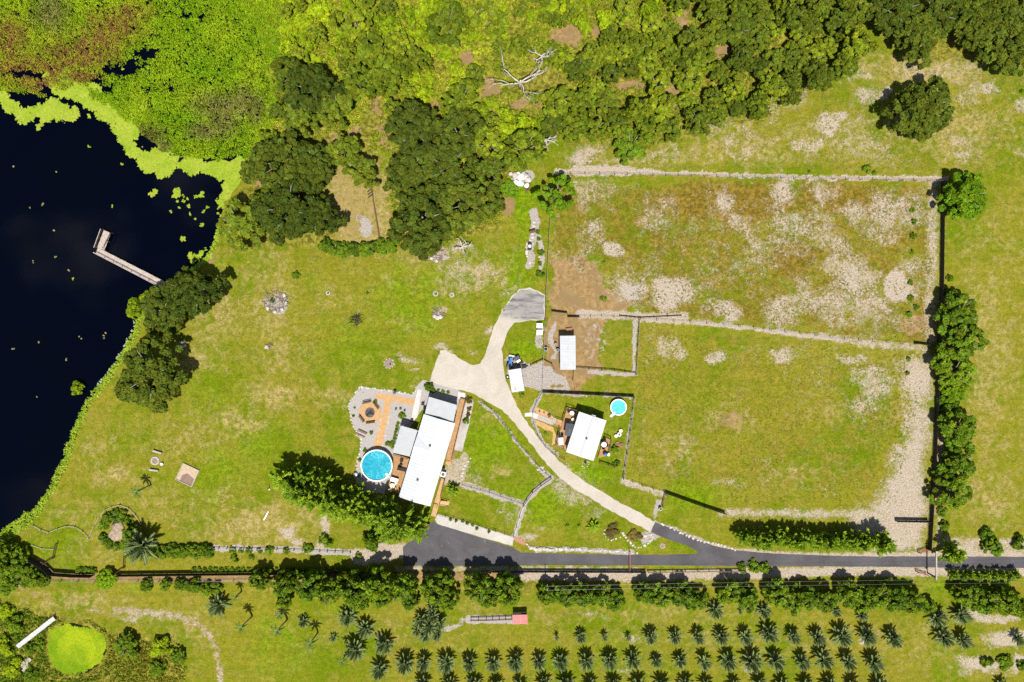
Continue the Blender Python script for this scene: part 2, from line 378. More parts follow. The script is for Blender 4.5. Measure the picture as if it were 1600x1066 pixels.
#--- leaf litter below the wood, mud at the shore
area('litter', [(420, -400), (1345, -400), (1345, 100), (1190, 190), (990, 235), (880, 215), (800, 260), (780, 370), (610, 385), (600, 240), (520, 250), (520, 380), (345, 400), (390, 240), (430, 200)], 0.65, 20)
area('litter', [(1350, -400), (2000, -400), (2000, 100), (1530, 110), (1450, 95), (1370, 60)], 0.6, 20)
track('litter', [(420, 910), (640, 905), (820, 912)], 26, 0.6, 10)
track('litter', [(850, 920), (960, 925), (1100, 925), (1440, 930)], 20, 0.35, 10)
area('litter', [(-300, 930), (40, 940), (120, 960), (170, 980), (280, 1000), (290, 1070), (-300, 1200)], 0.6, 16)
sdl = poly_sd(SU, SV, LAKE) + (fnoise(U, V, 14, 55) - 0.5) * 6
masks['mud'] = np.clip(1 - np.abs(sdl + 4) / 5, 0, 1) * 0.5
masks['mud'] = np.maximum(masks['mud'], sstep(0, 6, sdl))
sdp = poly_sd(SU, SV, POND2)
masks['mud'] = np.maximum(masks['mud'], np.clip(1 - np.abs(sdp + 6) / 6, 0, 1) * 0.6)
Z = -1.4 * sstep(-2, 22, sdl) - 0.8 * sstep(-4, 12, sdp)
nxg, nyg = len(gx), len(gy)
ii = (np.arange(nyg - 1)[:, None] * nxg + np.arange(nxg - 1)[None, :]).ravel()
gf = np.stack([ii, ii + 1, ii + nxg + 1, ii + nxg], 1)

def ground_material():
    m, n, l, b = new_mat('meadow')
    tc = nd(n, 'ShaderNodeTexCoord'); co = tc.outputs['Object']
    a1 = nd(n, 'ShaderNodeAttribute', attribute_name='ground_a'); a2 = nd(n, 'ShaderNodeAttribute', attribute_name='ground_b')
    s1 = nd(n, 'ShaderNodeSeparateColor'); s2 = nd(n, 'ShaderNodeSeparateColor')
    l.new(a1.outputs['Color'], s1.inputs[0]); l.new(a2.outputs['Color'], s2.inputs[0])
    sand, dirt, lush = s1.outputs; dry = a1.outputs['Alpha']
    grey, rust, litter = s2.outputs; mud = a2.outputs['Alpha']
    big = noise_node(n, l, 0.055, 4, 0.6, 0.6, co); mid = noise_node(n, l, 0.28, 5, 0.65, 0.8, co)
    fine = noise_node(n, l, 1.1, 4, 0.65, 0.6, co); tiny = noise_node(n, l, 4.0, 3, 0.6, 0.2, co)
    fleck = noise_node(n, l, 1.5, 3, 0.55, 1.6, co); fleck2 = noise_node(n, l, 0.45, 4, 0.6, 1.0, co)
    # grass
    c = mixc(n, l, ramp01(n, l, big, 0.4, 0.6), (0.096, 0.128, 0.0045), (0.15, 0.14, 0.013))
    c = mixc(n, l, ramp01(n, l, mid, 0.44, 0.62, 0, 0.75), c, (0.172, 0.147, 0.023))
    blot = noise_node(n, l, 0.4, 4, 0.62, 1.2, co)
    c = mixc(n, l, ramp01(n, l, blot, 0.54, 0.68, 0, 0.5), c, (0.075, 0.112, 0.003))
    def over(c, mask, col, k, lo=0.4, hi=0.62, nz=fine, top=1.0):
        f = math_n(n, l, 'MULTIPLY_ADD', nz, k, math_n(n, l, 'SUBTRACT', mask, k * 0.5))
        return mixc(n, l, ramp01(n, l, f, lo, hi, 0, top), c, col)
    lu = mixc(n, l, ramp01(n, l, fine, 0.3, 0.7), (0.068, 0.13, 0.0015), (0.125, 0.19, 0.003))
    c = over(c, lush, lu, 1.6, 0.2, 0.95, mid, 0.88)
    dr = mixc(n, l, ramp01(n, l, fine, 0.35, 0.65), (0.205, 0.16, 0.045), (0.27, 0.21, 0.09))
    c = over(c, dry, dr, 1.8, 0.18, 0.75, fleck2, 0.92)
    ru = mixc(n, l, ramp01(n, l, fine, 0.35, 0.65), (0.095, 0.058, 0.008), (0.17, 0.108, 0.02))
    c = over(c, rust, ru, 1.0, 0.2, 0.9, mid, 0.85)
    li = mixc(n, l, ramp01(n, l, fine, 0.35, 0.68), (0.085, 0.075, 0.012), (0.21, 0.19, 0.03))
    c = over(c, litter, li, 0.8, 0.3, 0.7, mid)
    # darker and lighter tufts
    tv = mixc(n, l, ramp01(n, l, tiny, 0.3, 0.7), (0.74, 0.76, 0.7), (1.24, 1.2, 1.15))
    c = mixc(n, l, 1.0, c, tv, 'MULTIPLY')
    tv = mixc(n, l, ramp01(n, l, fine, 0.28, 0.72), (0.78, 0.84, 0.7), (1.18, 1.14, 1.2))
    c = mixc(n, l, 1.0, c, tv, 'MULTIPLY')
    tv = mixc(n, l, ramp01(n, l, fleck2, 0.56, 0.7), (1, 1, 1), (0.72, 0.84, 0.6))
    c = mixc(n, l, 0.8, c, tv, 'MULTIPLY')
    mw = nd(n, 'ShaderNodeMapping'); l.new(co, mw.inputs[0]); mw.inputs['Scale'].default_value = (0.05, 1.0, 1); mw.inputs['Rotation'].default_value = (0, 0, R(4))
    tv = mixc(n, l, ramp01(n, l, noise_node(n, l, 0.9, 3, 0.6, 0.2, mw.outputs[0]), 0.36, 0.64), (0.955, 0.96, 0.955), (1.045, 1.04, 1.05))
    c = mixc(n, l, 1.0, c, tv, 'MULTIPLY')
    gr = mixc(n, l, ramp01(n, l, tiny, 0.3, 0.7), (0.19, 0.165, 0.14), (0.33, 0.295, 0.26))
    di = mixc(n, l, ramp01(n, l, fine, 0.3, 0.7), (0.165, 0.1, 0.035), (0.265, 0.178, 0.082))
    di = mixc(n, l, ramp01(n, l, mid, 0.42, 0.62), di, (0.18, 0.122, 0.055))
    c = over(c, dirt, di, 0.7, 0.38, 0.55, fine)
    c = over(c, grey, gr, 0.7, 0.4, 0.55, fine)
    sa = mixc(n, l, ramp01(n, l, tiny, 0.32, 0.7), (0.215, 0.165, 0.115), (0.385, 0.325, 0.26))
    worm = math_n(n, l, 'MULTIPLY_ADD', fleck, 0.6, math_n(n, l, 'MULTIPLY_ADD', fleck2, 0.4, 0.0))
    c = over(c, sand, mixc(n, l, 0.6, c, sa), 1.6, 0.22, 0.56, worm)
    c = over(c, sand, sa, 2.4, 0.47, 0.66, worm, 0.95)
    mu = mixc(n, l, ramp01(n, l, fine, 0.3, 0.7), (0.035, 0.024, 0.012), (0.1, 0.07, 0.035))
    c = over(c, mud, mu, 0.5, 0.4, 0.7, fine)
    l.new(c, b.inputs['Base Color']); b.inputs['Roughness'].default_value = 1.0; b.inputs['Specular IOR Level'].default_value = 0.0
    bp = nd(n, 'ShaderNodeBump'); bp.inputs['Strength'].default_value = 0.9; bp.inputs['Distance'].default_value = 0.16
    l.new(math_n(n, l, 'MULTIPLY_ADD', fine, 0.8, math_n(n, l, 'MULTIPLY', tiny, 0.5)), bp.inputs['Height']); l.new(bp.outputs[0], b.inputs['Normal'])
    return m
gm = mesh('ground', np.stack([X, Y, Z], 1), gf, ground_material(), True)
for nm, ks in (('ground_a', ('sand', 'dirt', 'lush', 'dry')), ('ground_b', ('grey', 'rust', 'litter', 'mud'))):
    a = gm.color_attributes.new(nm, 'FLOAT_COLOR', 'POINT')
    a.data.foreach_set('color', np.stack([masks[k] for k in ks], 1).astype(np.float32).ravel())
ground = put('ground', gm); tag(ground, 'grassy ground with pale sand patches, dirt and paddocks', 'ground', None, 'structure')

def water_mat(name, col, col2, rough=0.03):
    m, n, l, b = new_mat(name)
    tc = nd(n, 'ShaderNodeTexCoord'); co = tc.outputs['Object']
    l.new(mixc(n, l, ramp01(n, l, noise_node(n, l, 0.04, 3, 0.5, 0.5, co), 0.4, 0.7), col, col2), b.inputs['Base Color'])
    b.inputs['Roughness'].default_value = rough; b.inputs['IOR'].default_value = 1.33; b.inputs['Specular IOR Level'].default_value = 0.17
    bp = nd(n, 'ShaderNodeBump'); bp.inputs['Strength'].default_value = 0.05; bp.inputs['Distance'].default_value = 0.05
    l.new(noise_node(n, l, 1.2, 3, 0.5, 0.2, co), bp.inputs['Height']); l.new(bp.outputs[0], b.inputs['Normal'])
    return m
def sheet(name, pts, z, mat, kind='structure', jit=0.0, step=None, seed=1, label=None, cat=None):
    rng = random.Random(seed); w = [P(*p) for p in pts]; out = []
    for a, b in zip(w, w[1:] + w[:1]):
        k = max(1, int((b - a).length / step)) if step else 1
        for i in range(k):
            q = a.lerp(b, i / k)
            if jit: q = q + Vector((rng.uniform(-jit, jit), rng.uniform(-jit, jit), 0))
            out.append((q.x, q.y, z))
    bm = bmesh.new(); f = bm.faces.new([bm.verts.new(q) for q in out]); f.normal_update()
    if f.normal.z < 0: f.normal_flip()
    bmesh.ops.triangulate(bm, faces=bm.faces[:])
    me = bpy.data.meshes.new(name); bm.to_mesh(me); bm.free(); me.materials.append(mat)
    return tag(put(name, me), label, cat, None, kind)
sheet('lake', LAKE, -0.16, water_mat('lake_water', (0.0003, 0.0009, 0.0036), (0.0006, 0.0011, 0.003)), label='dark still lake along the west side', cat='lake')
sheet('pond', [(70, 980), (100, 966), (140, 970), (168, 988), (177, 1015), (165, 1043), (138, 1061), (103, 1063), (75, 1050), (66, 1020)], -0.2,
      water_mat('pond_water', (0.006, 0.008, 0.003), (0.01, 0.012, 0.004)), label='small pond covered with yellow-green duckweed', cat='pond')

# asphalt, driveway
def asphalt():
    m, n, l, b = new_mat('asphalt')
    co = nd(n, 'ShaderNodeTexCoord').outputs['Object']
    c = mixc(n, l, ramp01(n, l, noise_node(n, l, 0.25, 5, 0.65, 0.5, co), 0.3, 0.7), (0.052, 0.048, 0.05), (0.075, 0.07, 0.073))
    tv = mixc(n, l, ramp01(n, l, noise_node(n, l, 5.0, 3, 0.6, 0, co), 0.3, 0.7), (0.85, 0.85, 0.85), (1.15, 1.15, 1.15))
    c = mixc(n, l, 1.0, c, tv, 'MULTIPLY')
    c = mixc(n, l, ramp01(n, l, noise_node(n, l, 0.6, 4, 0.6, 1.5, co), 0.66, 0.74, 0, 0.5), c, (0.15, 0.135, 0.125))
    l.new(c, b.inputs['Base Color']); b.inputs['Roughness'].default_value = 0.9; b.inputs['Specular IOR Level'].default_value = 0.2
    return m
ASPH = asphalt()
ROAD = [(630, 855), (655, 832), (677, 814), (682, 818), (740, 837), (800, 855), (815, 863.5), (860, 865), (980, 867), (1040, 867), (1086, 865.5), (1090, 864), (1088, 861), (1072, 852),
        (1045, 843.5), (1017, 831.5), (1020, 823), (1024, 816), (1057, 828.5), (1084, 840.5), (1114, 852.5), (1147, 859.5), (1200, 864.5), (1270, 867.5), (1340, 869.5), (1450, 869.5), (1600, 870), (2200, 872), (2200, 892),
        (1600, 888), (1450, 886.5), (1340, 885.5), (1160, 884.5), (1000, 883.5), (860, 883), (700, 884), (630, 884)]
sheet('road', ROAD, 0.012, ASPH, jit=0.05, step=1.2, label='grey asphalt lane with a wide apron beside the house', cat='road')
def drive_mat(name, a, b_, streak=False):
    m, n, l, b = new_mat(name)
    co = nd(n, 'ShaderNodeTexCoord').outputs['Object']
    c = mixc(n, l, ramp01(n, l, noise_node(n, l, 0.3, 5, 0.6, 0.8, co), 0.3, 0.7), a, b_)
    tv = mixc(n, l, ramp01(n, l, noise_node(n, l, 3.5, 4, 0.65, 0, co), 0.3, 0.7), (0.9, 0.9, 0.89), (1.08, 1.08, 1.08))
    c = mixc(n, l, 1.0, c, tv, 'MULTIPLY')
    if streak:
        mp = nd(n, 'ShaderNodeMapping'); l.new(co, mp.inputs[0]); mp.inputs['Rotation'].default_value = (0, 0, R(-55)); mp.inputs['Scale'].default_value = (0.35, 2.2, 1)
        c = mixc(n, l, ramp01(n, l, noise_node(n, l, 0.55, 5, 0.65, 0.9, mp.outputs[0]), 0.42, 0.68, 0, 0.85), c, (0.075, 0.071, 0.073))
        sp = nd(n, 'ShaderNodeSeparateXYZ'); l.new(co, sp.inputs[0])   # millings worn thin where the cars turn off
        e = math_n(n, l, 'MULTIPLY_ADD', noise_node(n, l, 0.6, 4, 0.6, 0.5, co), 3.0, math_n(n, l, 'MULTIPLY_ADD', sp.outputs[0], 0.35, sp.outputs[1]))
        c = mixc(n, l, ramp01(n, l, e, 4.6, 7.4, 1.0, 0.0), c, (0.35, 0.31, 0.255))
    else:
        c = mixc(n, l, ramp01(n, l, noise_node(n, l, 2.0, 3, 0.6, 0.5, co), 0.7, 0.76, 0, 0.6), c, (0.2, 0.17, 0.13))
    l.new(c, b.inputs['Base Color']); b.inputs['Roughness'].default_value = 1.0; b.inputs['Specular IOR Level'].default_value = 0.05
    return m
DRIVE = [(1019, 832), (985, 815), (950, 796), (920, 777), (895, 762), (872, 744), (851, 721), (831, 696), (812, 671), (797, 652), (780, 637), (760, 627), (735, 613), (700, 606), (671, 597),
         (676, 582), (682, 562), (688, 548), (697, 548), (710, 555), (728, 566), (740, 571), (750, 569), (758, 552), (765, 530), (772, 510), (785, 485), (800, 462), (812, 452), (828, 450), (840, 454), (852, 462),
         (851, 500), (830, 501), (804, 505), (792, 520), (784, 545), (786, 570), (792, 600), (803, 625), (816, 650), (840, 683), (866, 713), (892, 737), (930, 763), (970, 786), (1000, 801), (1024, 817)]
sheet('driveway', DRIVE, 0.008, drive_mat('shell_drive', (0.325, 0.285, 0.232), (0.375, 0.335, 0.28)), jit=0.12, step=0.7, seed=4, label='pale shell driveway curving between the two houses', cat='driveway')
sheet('gravel_spur', [(779, 498), (788, 481), (802, 463), (814, 453.5), (828, 451.5), (840, 455.5), (850, 463), (849.5, 498), (830, 499.5), (804, 503), (786, 512)], 0.016,
      drive_mat('millings', (0.19, 0.175, 0.163), (0.26, 0.24, 0.222), True), jit=0.15, step=0.7, seed=5, label='grey turning area streaked with dark millings', cat='driveway')
# ---------------------------------------------------------------- plant builders
M_OAK = leafmat('oak_leaf', (0.078, 0.11, 0.015), 0.25)
M_OAKM = leafmat('wood_oak_leaf', (0.1, 0.14, 0.015), 0.28)
M_OAK2 = leafmat('mid_leaf', (0.15, 0.205, 0.016), 0.28)
M_SCRUB = leafmat('scrub_leaf', (0.2, 0.285, 0.012), 0.22)
M_BRIGHT = leafmat('bright_leaf', (0.14, 0.25, 0.011), 0.12)
M_ROW = leafmat('orchard_leaf', (0.125, 0.205, 0.016), 0.15)
M_FEATHER = leafmat('feather_leaf', (0.2, 0.31, 0.024), 0.1)
M_FROND = leafmat('frond_leaf', (0.088, 0.12, 0.045), 0.15, 0.2, (1.1, 1.05, 0.95))
M_PALM = leafmat('palm_leaf', (0.075, 0.115, 0.03), 0.12, 0.2)
M_HEDGE = leafmat('hedge_leaf', (0.11, 0.185, 0.014), 0.2)
M_RUSTY = leafmat('rusty_leaf', (0.13, 0.1, 0.03), 0.3)
M_ANY = leafmat('leaf_by_tint', (1, 1, 1), 0.06, 0.25, (1, 1, 1))
M_BARK = simple('bark', (0.2, 0.175, 0.15), 0.95, 0.35, 2.0, bump=0.4)
M_DEAD = simple('bleached_wood', (0.4, 0.36, 0.31), 0.9, 0.25, 2.0)

def nrm(a): return a / (np.linalg.norm(a, axis=1, keepdims=True) + 1e-9)
def leaves(C, N, size, aspect, rng):
    """diamond leaf faces, two triangles each"""
    n = len(C); N = nrm(N)
    t = nrm(np.cross(N, nrm(rng.normal(size=(n, 3)))))
    b = np.cross(N, t); a = size[:, None]
    fold = N * a * 0.15
    v = np.stack([C - t * a, C + b * a * aspect - fold, C + t * a, C - b * a * aspect - fold], 1).reshape(-1, 3)
    return v, np.arange(4 * n).reshape(n, 4)

def broad_crown(seed, R_, hc, ncl, nlf, lsz, rough=0.2, cl=(0.17, 0.27), flat=0.75, tv=0.22, clv=0.2, skirt=0.3, warm=0.12):
    rng = np.random.default_rng(seed)
    ph = rng.random(4) * 6.28
    th = rng.random(ncl) * 6.28; rd = np.sqrt(rng.random(ncl))
    out = 1 + rough * (0.5 * np.sin(2 * th + ph[0]) + 0.35 * np.sin(3 * th + ph[1]) + 0.4 * np.sin(5 * th + ph[2]))
    rc = R_ * rng.uniform(cl[0], cl[1], ncl)
    rr = rd * out * (R_ - rc * 0.7)
    zz = hc * (np.sqrt(np.clip(1 - (rd * 0.97) ** 2, 0, 1)) * rng.uniform(0.72, 1.0, ncl))
    sk = rng.random(ncl) < skirt; zz[sk] *= rng.uniform(0.15, 0.7, sk.sum())
    CC = np.stack([rr * np.cos(th), rr * np.sin(th), zz], 1)
    ci = np.repeat(np.arange(ncl), nlf); n = len(ci)
    d = nrm(rng.normal(size=(n, 3)) + np.array([0, 0, 0.45]))
    # lumpy clump surface
    p = CC[ci] + d * rc[ci][:, None] * rng.uniform(0.62, 1.02, n)[:, None] * np.array([1, 1, flat])
    nn = d * 0.75 + rng.normal(size=(n, 3)) * 0.42 + np.array([0, 0, 0.25])
    v, f = leaves(p, nn, lsz * rng.uniform(0.6, 1.25, n), 0.62, rng)
    base = 1 + (rng.random(ncl) - 0.5) * 2 * clv; hue = (rng.random(ncl) - 0.5) * 2 * warm
    t = base[ci] * (1 + (rng.random(n) - 0.5) * 2 * tv)
    tint = np.stack([t * (1 + hue[ci]), t, t * (1 - hue[ci])], 1)
    return v, f, np.repeat(tint, 4, 0), CC
def feather_crown(seed, R_, h, npl, nneed, lsz, tipup=0.35, tv=0.2):
    """casuarina: plumes of thin sprays leaving a central stem"""
    rng = np.random.default_rng(seed); vs = []; ns = []; sz = []; tt = []
    for i in range(npl):
        u = i / npl; z0 = h * (0.12 + 0.86 * u ** 0.9)
        L = R_ * (1.0 - 0.72 * u) * rng.uniform(0.75, 1.15)
        a = i * 2.399 + rng.uniform(-0.5, 0.5)
        up = rng.uniform(0.2, 0.55) + tipup * u * 1.6
        d = np.array([math.cos(a), math.sin(a), up]); d /= np.linalg.norm(d)
        k = max(8, int(nneed * (0.4 + 0.6 * L / R_)))
        s = rng.random(k) ** 0.7
        bend = np.stack([np.zeros(k), np.zeros(k), -0.12 * L * s ** 2 * (1 - u)], 1)
        wid = L * 0.1 * (1.15 - s) + 0.1
        p = np.array([0, 0, z0]) + d * (L * s)[:, None] + bend + rng.normal(size=(k, 3)) * wid[:, None] * 0.75
        nn = np.cross(np.broadcast_to(d, (k, 3)), rng.normal(size=(k, 3))); nn[:, 2] = np.abs(nn[:, 2]) + 0.7
        vs.append(p); ns.append((nn, d)); sz.append(lsz * rng.uniform(0.7, 1.3, k))
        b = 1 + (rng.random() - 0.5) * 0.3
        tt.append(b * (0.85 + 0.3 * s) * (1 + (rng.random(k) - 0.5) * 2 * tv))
    V_, F_, T_ = [], [], []
    o = 0
    for p, (nn, d), s, t in zip(vs, ns, sz, tt):
        k = len(p); N = nrm(nn); tdir = nrm(np.broadcast_to(d, (k, 3)) + rng.normal(size=(k, 3)) * 0.35 + np.array([0, 0, 0.12]))
        b = nrm(np.cross(N, tdir)); a = s[:, None]
        v = np.stack([p - tdir * a * 0.6, p + b * a * 0.3, p + tdir * a, p - b * a * 0.3], 1).reshape(-1, 3)
        V_.append(v); F_.append(np.arange(4 * k).reshape(k, 4) + o); o += 4 * k
        T_.append(np.repeat(np.stack([t, t, t], 1), 4, 0))
    return np.concatenate(V_), np.concatenate(F_), np.concatenate(T_)
def trunk_mesh(name, seed, h, r, spread, nl, mat=None, ztop=0.85):
    rng = random.Random(seed); mb = MB()
    lean = Vector((rng.uniform(-.06, .06) * h, rng.uniform(-.06, .06) * h, 0))
    fork = h * 0.42
    mb.tube([(0, 0, -0.1), lean * 0.3 + Vector((0, 0, fork * 0.5)), lean * 0.7 + Vector((0, 0, fork)), lean + Vector((0, 0, h * ztop))], [r * 1.25, r, r * 0.8, r * 0.25], 7)
    for i in range(nl):
        a = 6.28 * i / nl + rng.uniform(-.4, .4); q = spread * rng.uniform(.5, .85)
        e = Vector((math.cos(a) * q, math.sin(a) * q, h * rng.uniform(.8, 1.06)))
        st = lean * 0.6 + Vector((0, 0, fork * rng.uniform(.7, 1.1)))
        mb.tube([st, st.lerp(e, .5) + Vector((0, 0, h * .06)), e], [r * .5, r * .32, r * .1], 5)
    return mb.mesh(name, mat or M_BARK, True)

KINDS = {}
def kind_broad(key, n, R_, hc, base, ncl, nlf, lsz, mat, seed, trunk=0.3, **kw):
    out = []
    for i in range(n):
        v, f, t, CC = broad_crown(seed + i, R_, hc, ncl, nlf, lsz, **kw)
        v = v + np.array([0, 0, base], dtype=float)
        out.append((trunk_mesh('trunk', seed + i, base + hc, trunk, R_ * 0.8, 6 if R_ > 2 else 4), mesh('crown', v, f, mat, False, t)))
    KINDS[key] = (out, R_, base + hc, 0.55 * (base + hc))
kind_broad('oak', 5, 6.0, 4.4, 3.4, 150, 74, 0.36, M_OAK, 100, 0.42, cl=(0.085, 0.16), rough=0.3, clv=.3)
kind_broad('oak_mid', 4, 3.6, 3.2, 2.2, 78, 66, 0.32, M_OAKM, 140, 0.28, cl=(0.1, 0.2), rough=0.32, clv=.3)
kind_broad('wood', 6, 3.2, 2.9, 1.8, 72, 58, 0.31, M_OAK2, 180, 0.24, cl=(0.1, 0.2), rough=0.38, clv=0.34)
kind_broad('scrub', 5, 2.0, 1.5, 0.3, 34, 60, 0.26, M_SCRUB, 220, 0.1, cl=(0.2, 0.34), rough=0.35, clv=0.3, warm=0.1)
kind_broad('bright', 2, 5.0, 4.2, 2.4, 95, 90, 0.38, M_BRIGHT, 260, 0.3, cl=(0.11, 0.19), rough=0.15, clv=0.22)
kind_broad('row', 5, 2.6, 3.6, 0.9, 60, 72, 0.34, M_ROW, 300, 0.2, cl=(0.12, 0.22), rough=0.28, clv=0.3, skirt=0.45)
kind_broad('shade', 3, 4.0, 3.6, 1.6, 75, 85, 0.34, M_HEDGE, 340, 0.26, cl=(0.1, 0.19), rough=0.3, clv=.28)
kind_broad('bush', 4, 1.0, 0.9, 0.05, 20, 48, 0.17, M_HEDGE, 380, 0.06, cl=(0.26, 0.42), rough=0.2, skirt=0.5)
kind_broad('mini', 3, 0.55, 0.55, 0.02, 11, 30, 0.13, M_HEDGE, 400, 0.035, cl=(0.3, 0.5), rough=0.2, skirt=0.5)
kind_broad('hedge', 4, 1.5, 1.5, 0.2, 30, 62, 0.22, M_HEDGE, 420, 0.1, cl=(0.22, 0.36), rough=0.2, skirt=0.6)
kind_broad('open', 2, 4.4, 3.0, 3.0, 44, 70, 0.34, M_BRIGHT, 460, 0.25, cl=(0.1, 0.17), rough=0.3)
kind_broad('rusty', 3, 1.6, 1.2, 0.1, 26, 55, 0.2, M_RUSTY, 480, 0.08, cl=(0.2, 0.36), rough=0.4, clv=0.35, warm=0.3)
def kind_feather(key, n, R_, h, npl, nn, lsz, seed, mat, tr, **kw):
    out = []
    for i in range(n):
        v, f, t = feather_crown(seed + i, R_, h, npl, nn, lsz, **kw)
        mb = MB(); mb.tube([(0, 0, -.1), (0.02 * h, 0, h * .5), (0, 0, h * .95)], [tr, tr * .7, tr * .15], 6)
        out.append((mb.mesh('trunk', M_BARK, True), mesh('crown', v, f, mat, False, t)))
    KINDS[key] = (out, R_, h, 0.35 * h)
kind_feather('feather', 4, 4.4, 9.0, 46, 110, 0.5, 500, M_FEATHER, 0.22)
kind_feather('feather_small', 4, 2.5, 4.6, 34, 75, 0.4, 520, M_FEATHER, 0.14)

TREE_N = {}
def tree(kind, px, py, rpx, label, cat='tree', name='tree', group=None, hs=1.0, seed=None):
    """rpx: crown radius in photograph pixels; the crown's middle is what is seen at (px, py)"""
    variants, R_, h, zc = KINDS[kind]
    i = TREE_N[kind] = TREE_N.get(kind, -1) + 1
    tm, cm = variants[i % len(variants)]
    k = rpx * S * (H - 5) / H / R_
    kz = k * hs
    loc = P(px, py, zc * kz); loc.z = 0
    rz = (i * 2.399) % 6.283
    t = thing(name, label, cat, loc, rz, group)
    put('trunk', tm, t, scale=(k, k, kz)); put('crown', cm, t, scale=(k, k, kz))
    return t

# ---- fronds
def frond_mesh(name, L, w, droop, rise, nseg, mat, seed, leaflet=True, fan=False):
    rng = random.Random(seed); v = []; f = []; tint = []
    def pt(s): return Vector((L * s * math.cos(rise) , 0, L * (math.sin(rise) * s - droop * s * s)))
    n = nseg
    for i in range(n):      # paired leaflets set in a shallow V along the rachis
        s0 = 0.1 + 0.9 * i / n; p = pt(s0); ll = w * math.sin(math.pi * min(1, 0.16 + 0.84 * s0) ** 0.8) + 0.05 * L
        for sd in (-1, 1):
            q = p + Vector((ll * 0.75, sd * ll * 0.85, ll * 0.22 + rng.uniform(-.04, .04))); p2 = pt(min(1, s0 + 1.25 / n))
            b = len(v); v += [p, p2, q + Vector((0.02 * L, 0, 0)), q]; f.append((b, b + 1, b + 2, b + 3) if sd < 0 else (b + 3, b + 2, b + 1, b))
            tn = rng.uniform(.8, 1.25); tint += [(tn, tn, tn)] * 4
    m = 4                                                     # the rachis itself
    for i in range(m):
        a, c = pt(i / m), pt((i + 1) / m); hw = 0.03 * (1 - i / m) + 0.012
        b = len(v); v += [a + Vector((0, -hw, .015)), a + Vector((0, hw, .015)), c + Vector((0, hw * .8, .015)), c + Vector((0, -hw * .8, .015))]
        f.append((b, b + 3, b + 2, b + 1)); tint += [(2.4, 2.3, 2.1)] * 4
    return mesh(name, [tuple(q) for q in v], f, mat, False, np.array(tint))
FRONDS = [frond_mesh('frond', 1.0, 0.1, d, r, 11, M_FROND, i) for i, (d, r) in enumerate(((0.06, R(70)), (0.14, R(52)), (0.2, R(34)), (0.22, R(18))))]
mbt = MB(); mbt.lathe([(0.24, -.05), (0.28, .2), (0.22, .55), (0.1, .75), (0.0, .78)], n=9); CYC_TRUNK = mbt.mesh('trunk', M_BARK, True)
CYCAD_N = [0]
def cycad(px, py, rpx, label, group, stem=0.5, cat='palm', name='cycad_palm'):
    CYCAD_N[0] += 1; rng = random.Random(CYCAD_N[0] * 7 + 1)
    L = rpx * S * rng.uniform(1.12, 1.36); zc = stem + 0.45 * L
    loc = P(px, py, zc); loc.z = 0
    t = thing(name, label, cat, loc, rng.uniform(0, 6), group)
    put('trunk', CYC_TRUNK, t, scale=(max(.7, L * .6), max(.7, L * .6), stem / 0.6))
    n = 40 if rpx > 8 else 18
    for i in range(n):
        u = i / n; k = min(3, int(u * 4)); fm = FRONDS[k]
        if rng.random() < .1: continue
        put('frond', fm, t, (0, 0, stem), (rng.uniform(-.08, .08), rng.uniform(-.1, .1), i * 2.399 + rng.uniform(-.2, .2)), L * rng.uniform(.88, 1.12) * (1.1 if k == 0 else 1.05 if k == 1 else 1.0))
    return t
def palm_clump(px, py, heads, label):
    zc = 1.6; loc = P(px, py, zc); loc.z = 0; rng = random.Random(77)
    t = thing('clumping_palm', label, 'palm', loc)
    for hx, hy, st, L in heads:
        p = Vector((hx * S, -hy * S, 0)); put('trunk', CYC_TRUNK, t, p, None, (.9, .9, st / .6))
        for i in range(30):
            u = i / 30; k = min(3, int(u * 4))
            put('frond', FRONDS[k], t, p + Vector((0, 0, st)), (rng.uniform(-.1, .1), rng.uniform(-.1, .1), i * 2.399 + rng.uniform(-.3, .3)), L * rng.uniform(.85, 1.12))
PFR = [frond_mesh('frond', 1.0, 0.13, d, r, 10, M_PALM, 20 + i) for i, (d, r) in enumerate(((0.35, R(50)), (0.55, R(28)), (0.7, R(10))))]
def slim_palm(px, py, rpx, h, label, bend=(0.5, 0.0), group='slim palms on the south lawn', nf=11, cat='palm'):
    L = rpx * S * 1.1; loc = P(px, py, h); loc.z = 0; rng = random.Random(int(px * 3 + py))
    t = thing('slim_palm', label, cat, loc - Vector((bend[0], bend[1], 0)), 0, group)
    mb = MB(); mb.tube([(0, 0, -.1), (bend[0] * .15, bend[1] * .15, h * .35), (bend[0] * .55, bend[1] * .55, h * .7), (bend[0], bend[1], h)], [.17, .13, .11, .1], 7)
    mb.obj('trunk', M_BARK, t, smooth=True)
    for i in range(nf):
        k = (i * 3 // nf); put('frond', PFR[k], t, (bend[0], bend[1], h), (rng.uniform(-.1, .1), rng.uniform(-.1, .1), i * 2.399), L * rng.uniform(.9, 1.15))
    return t

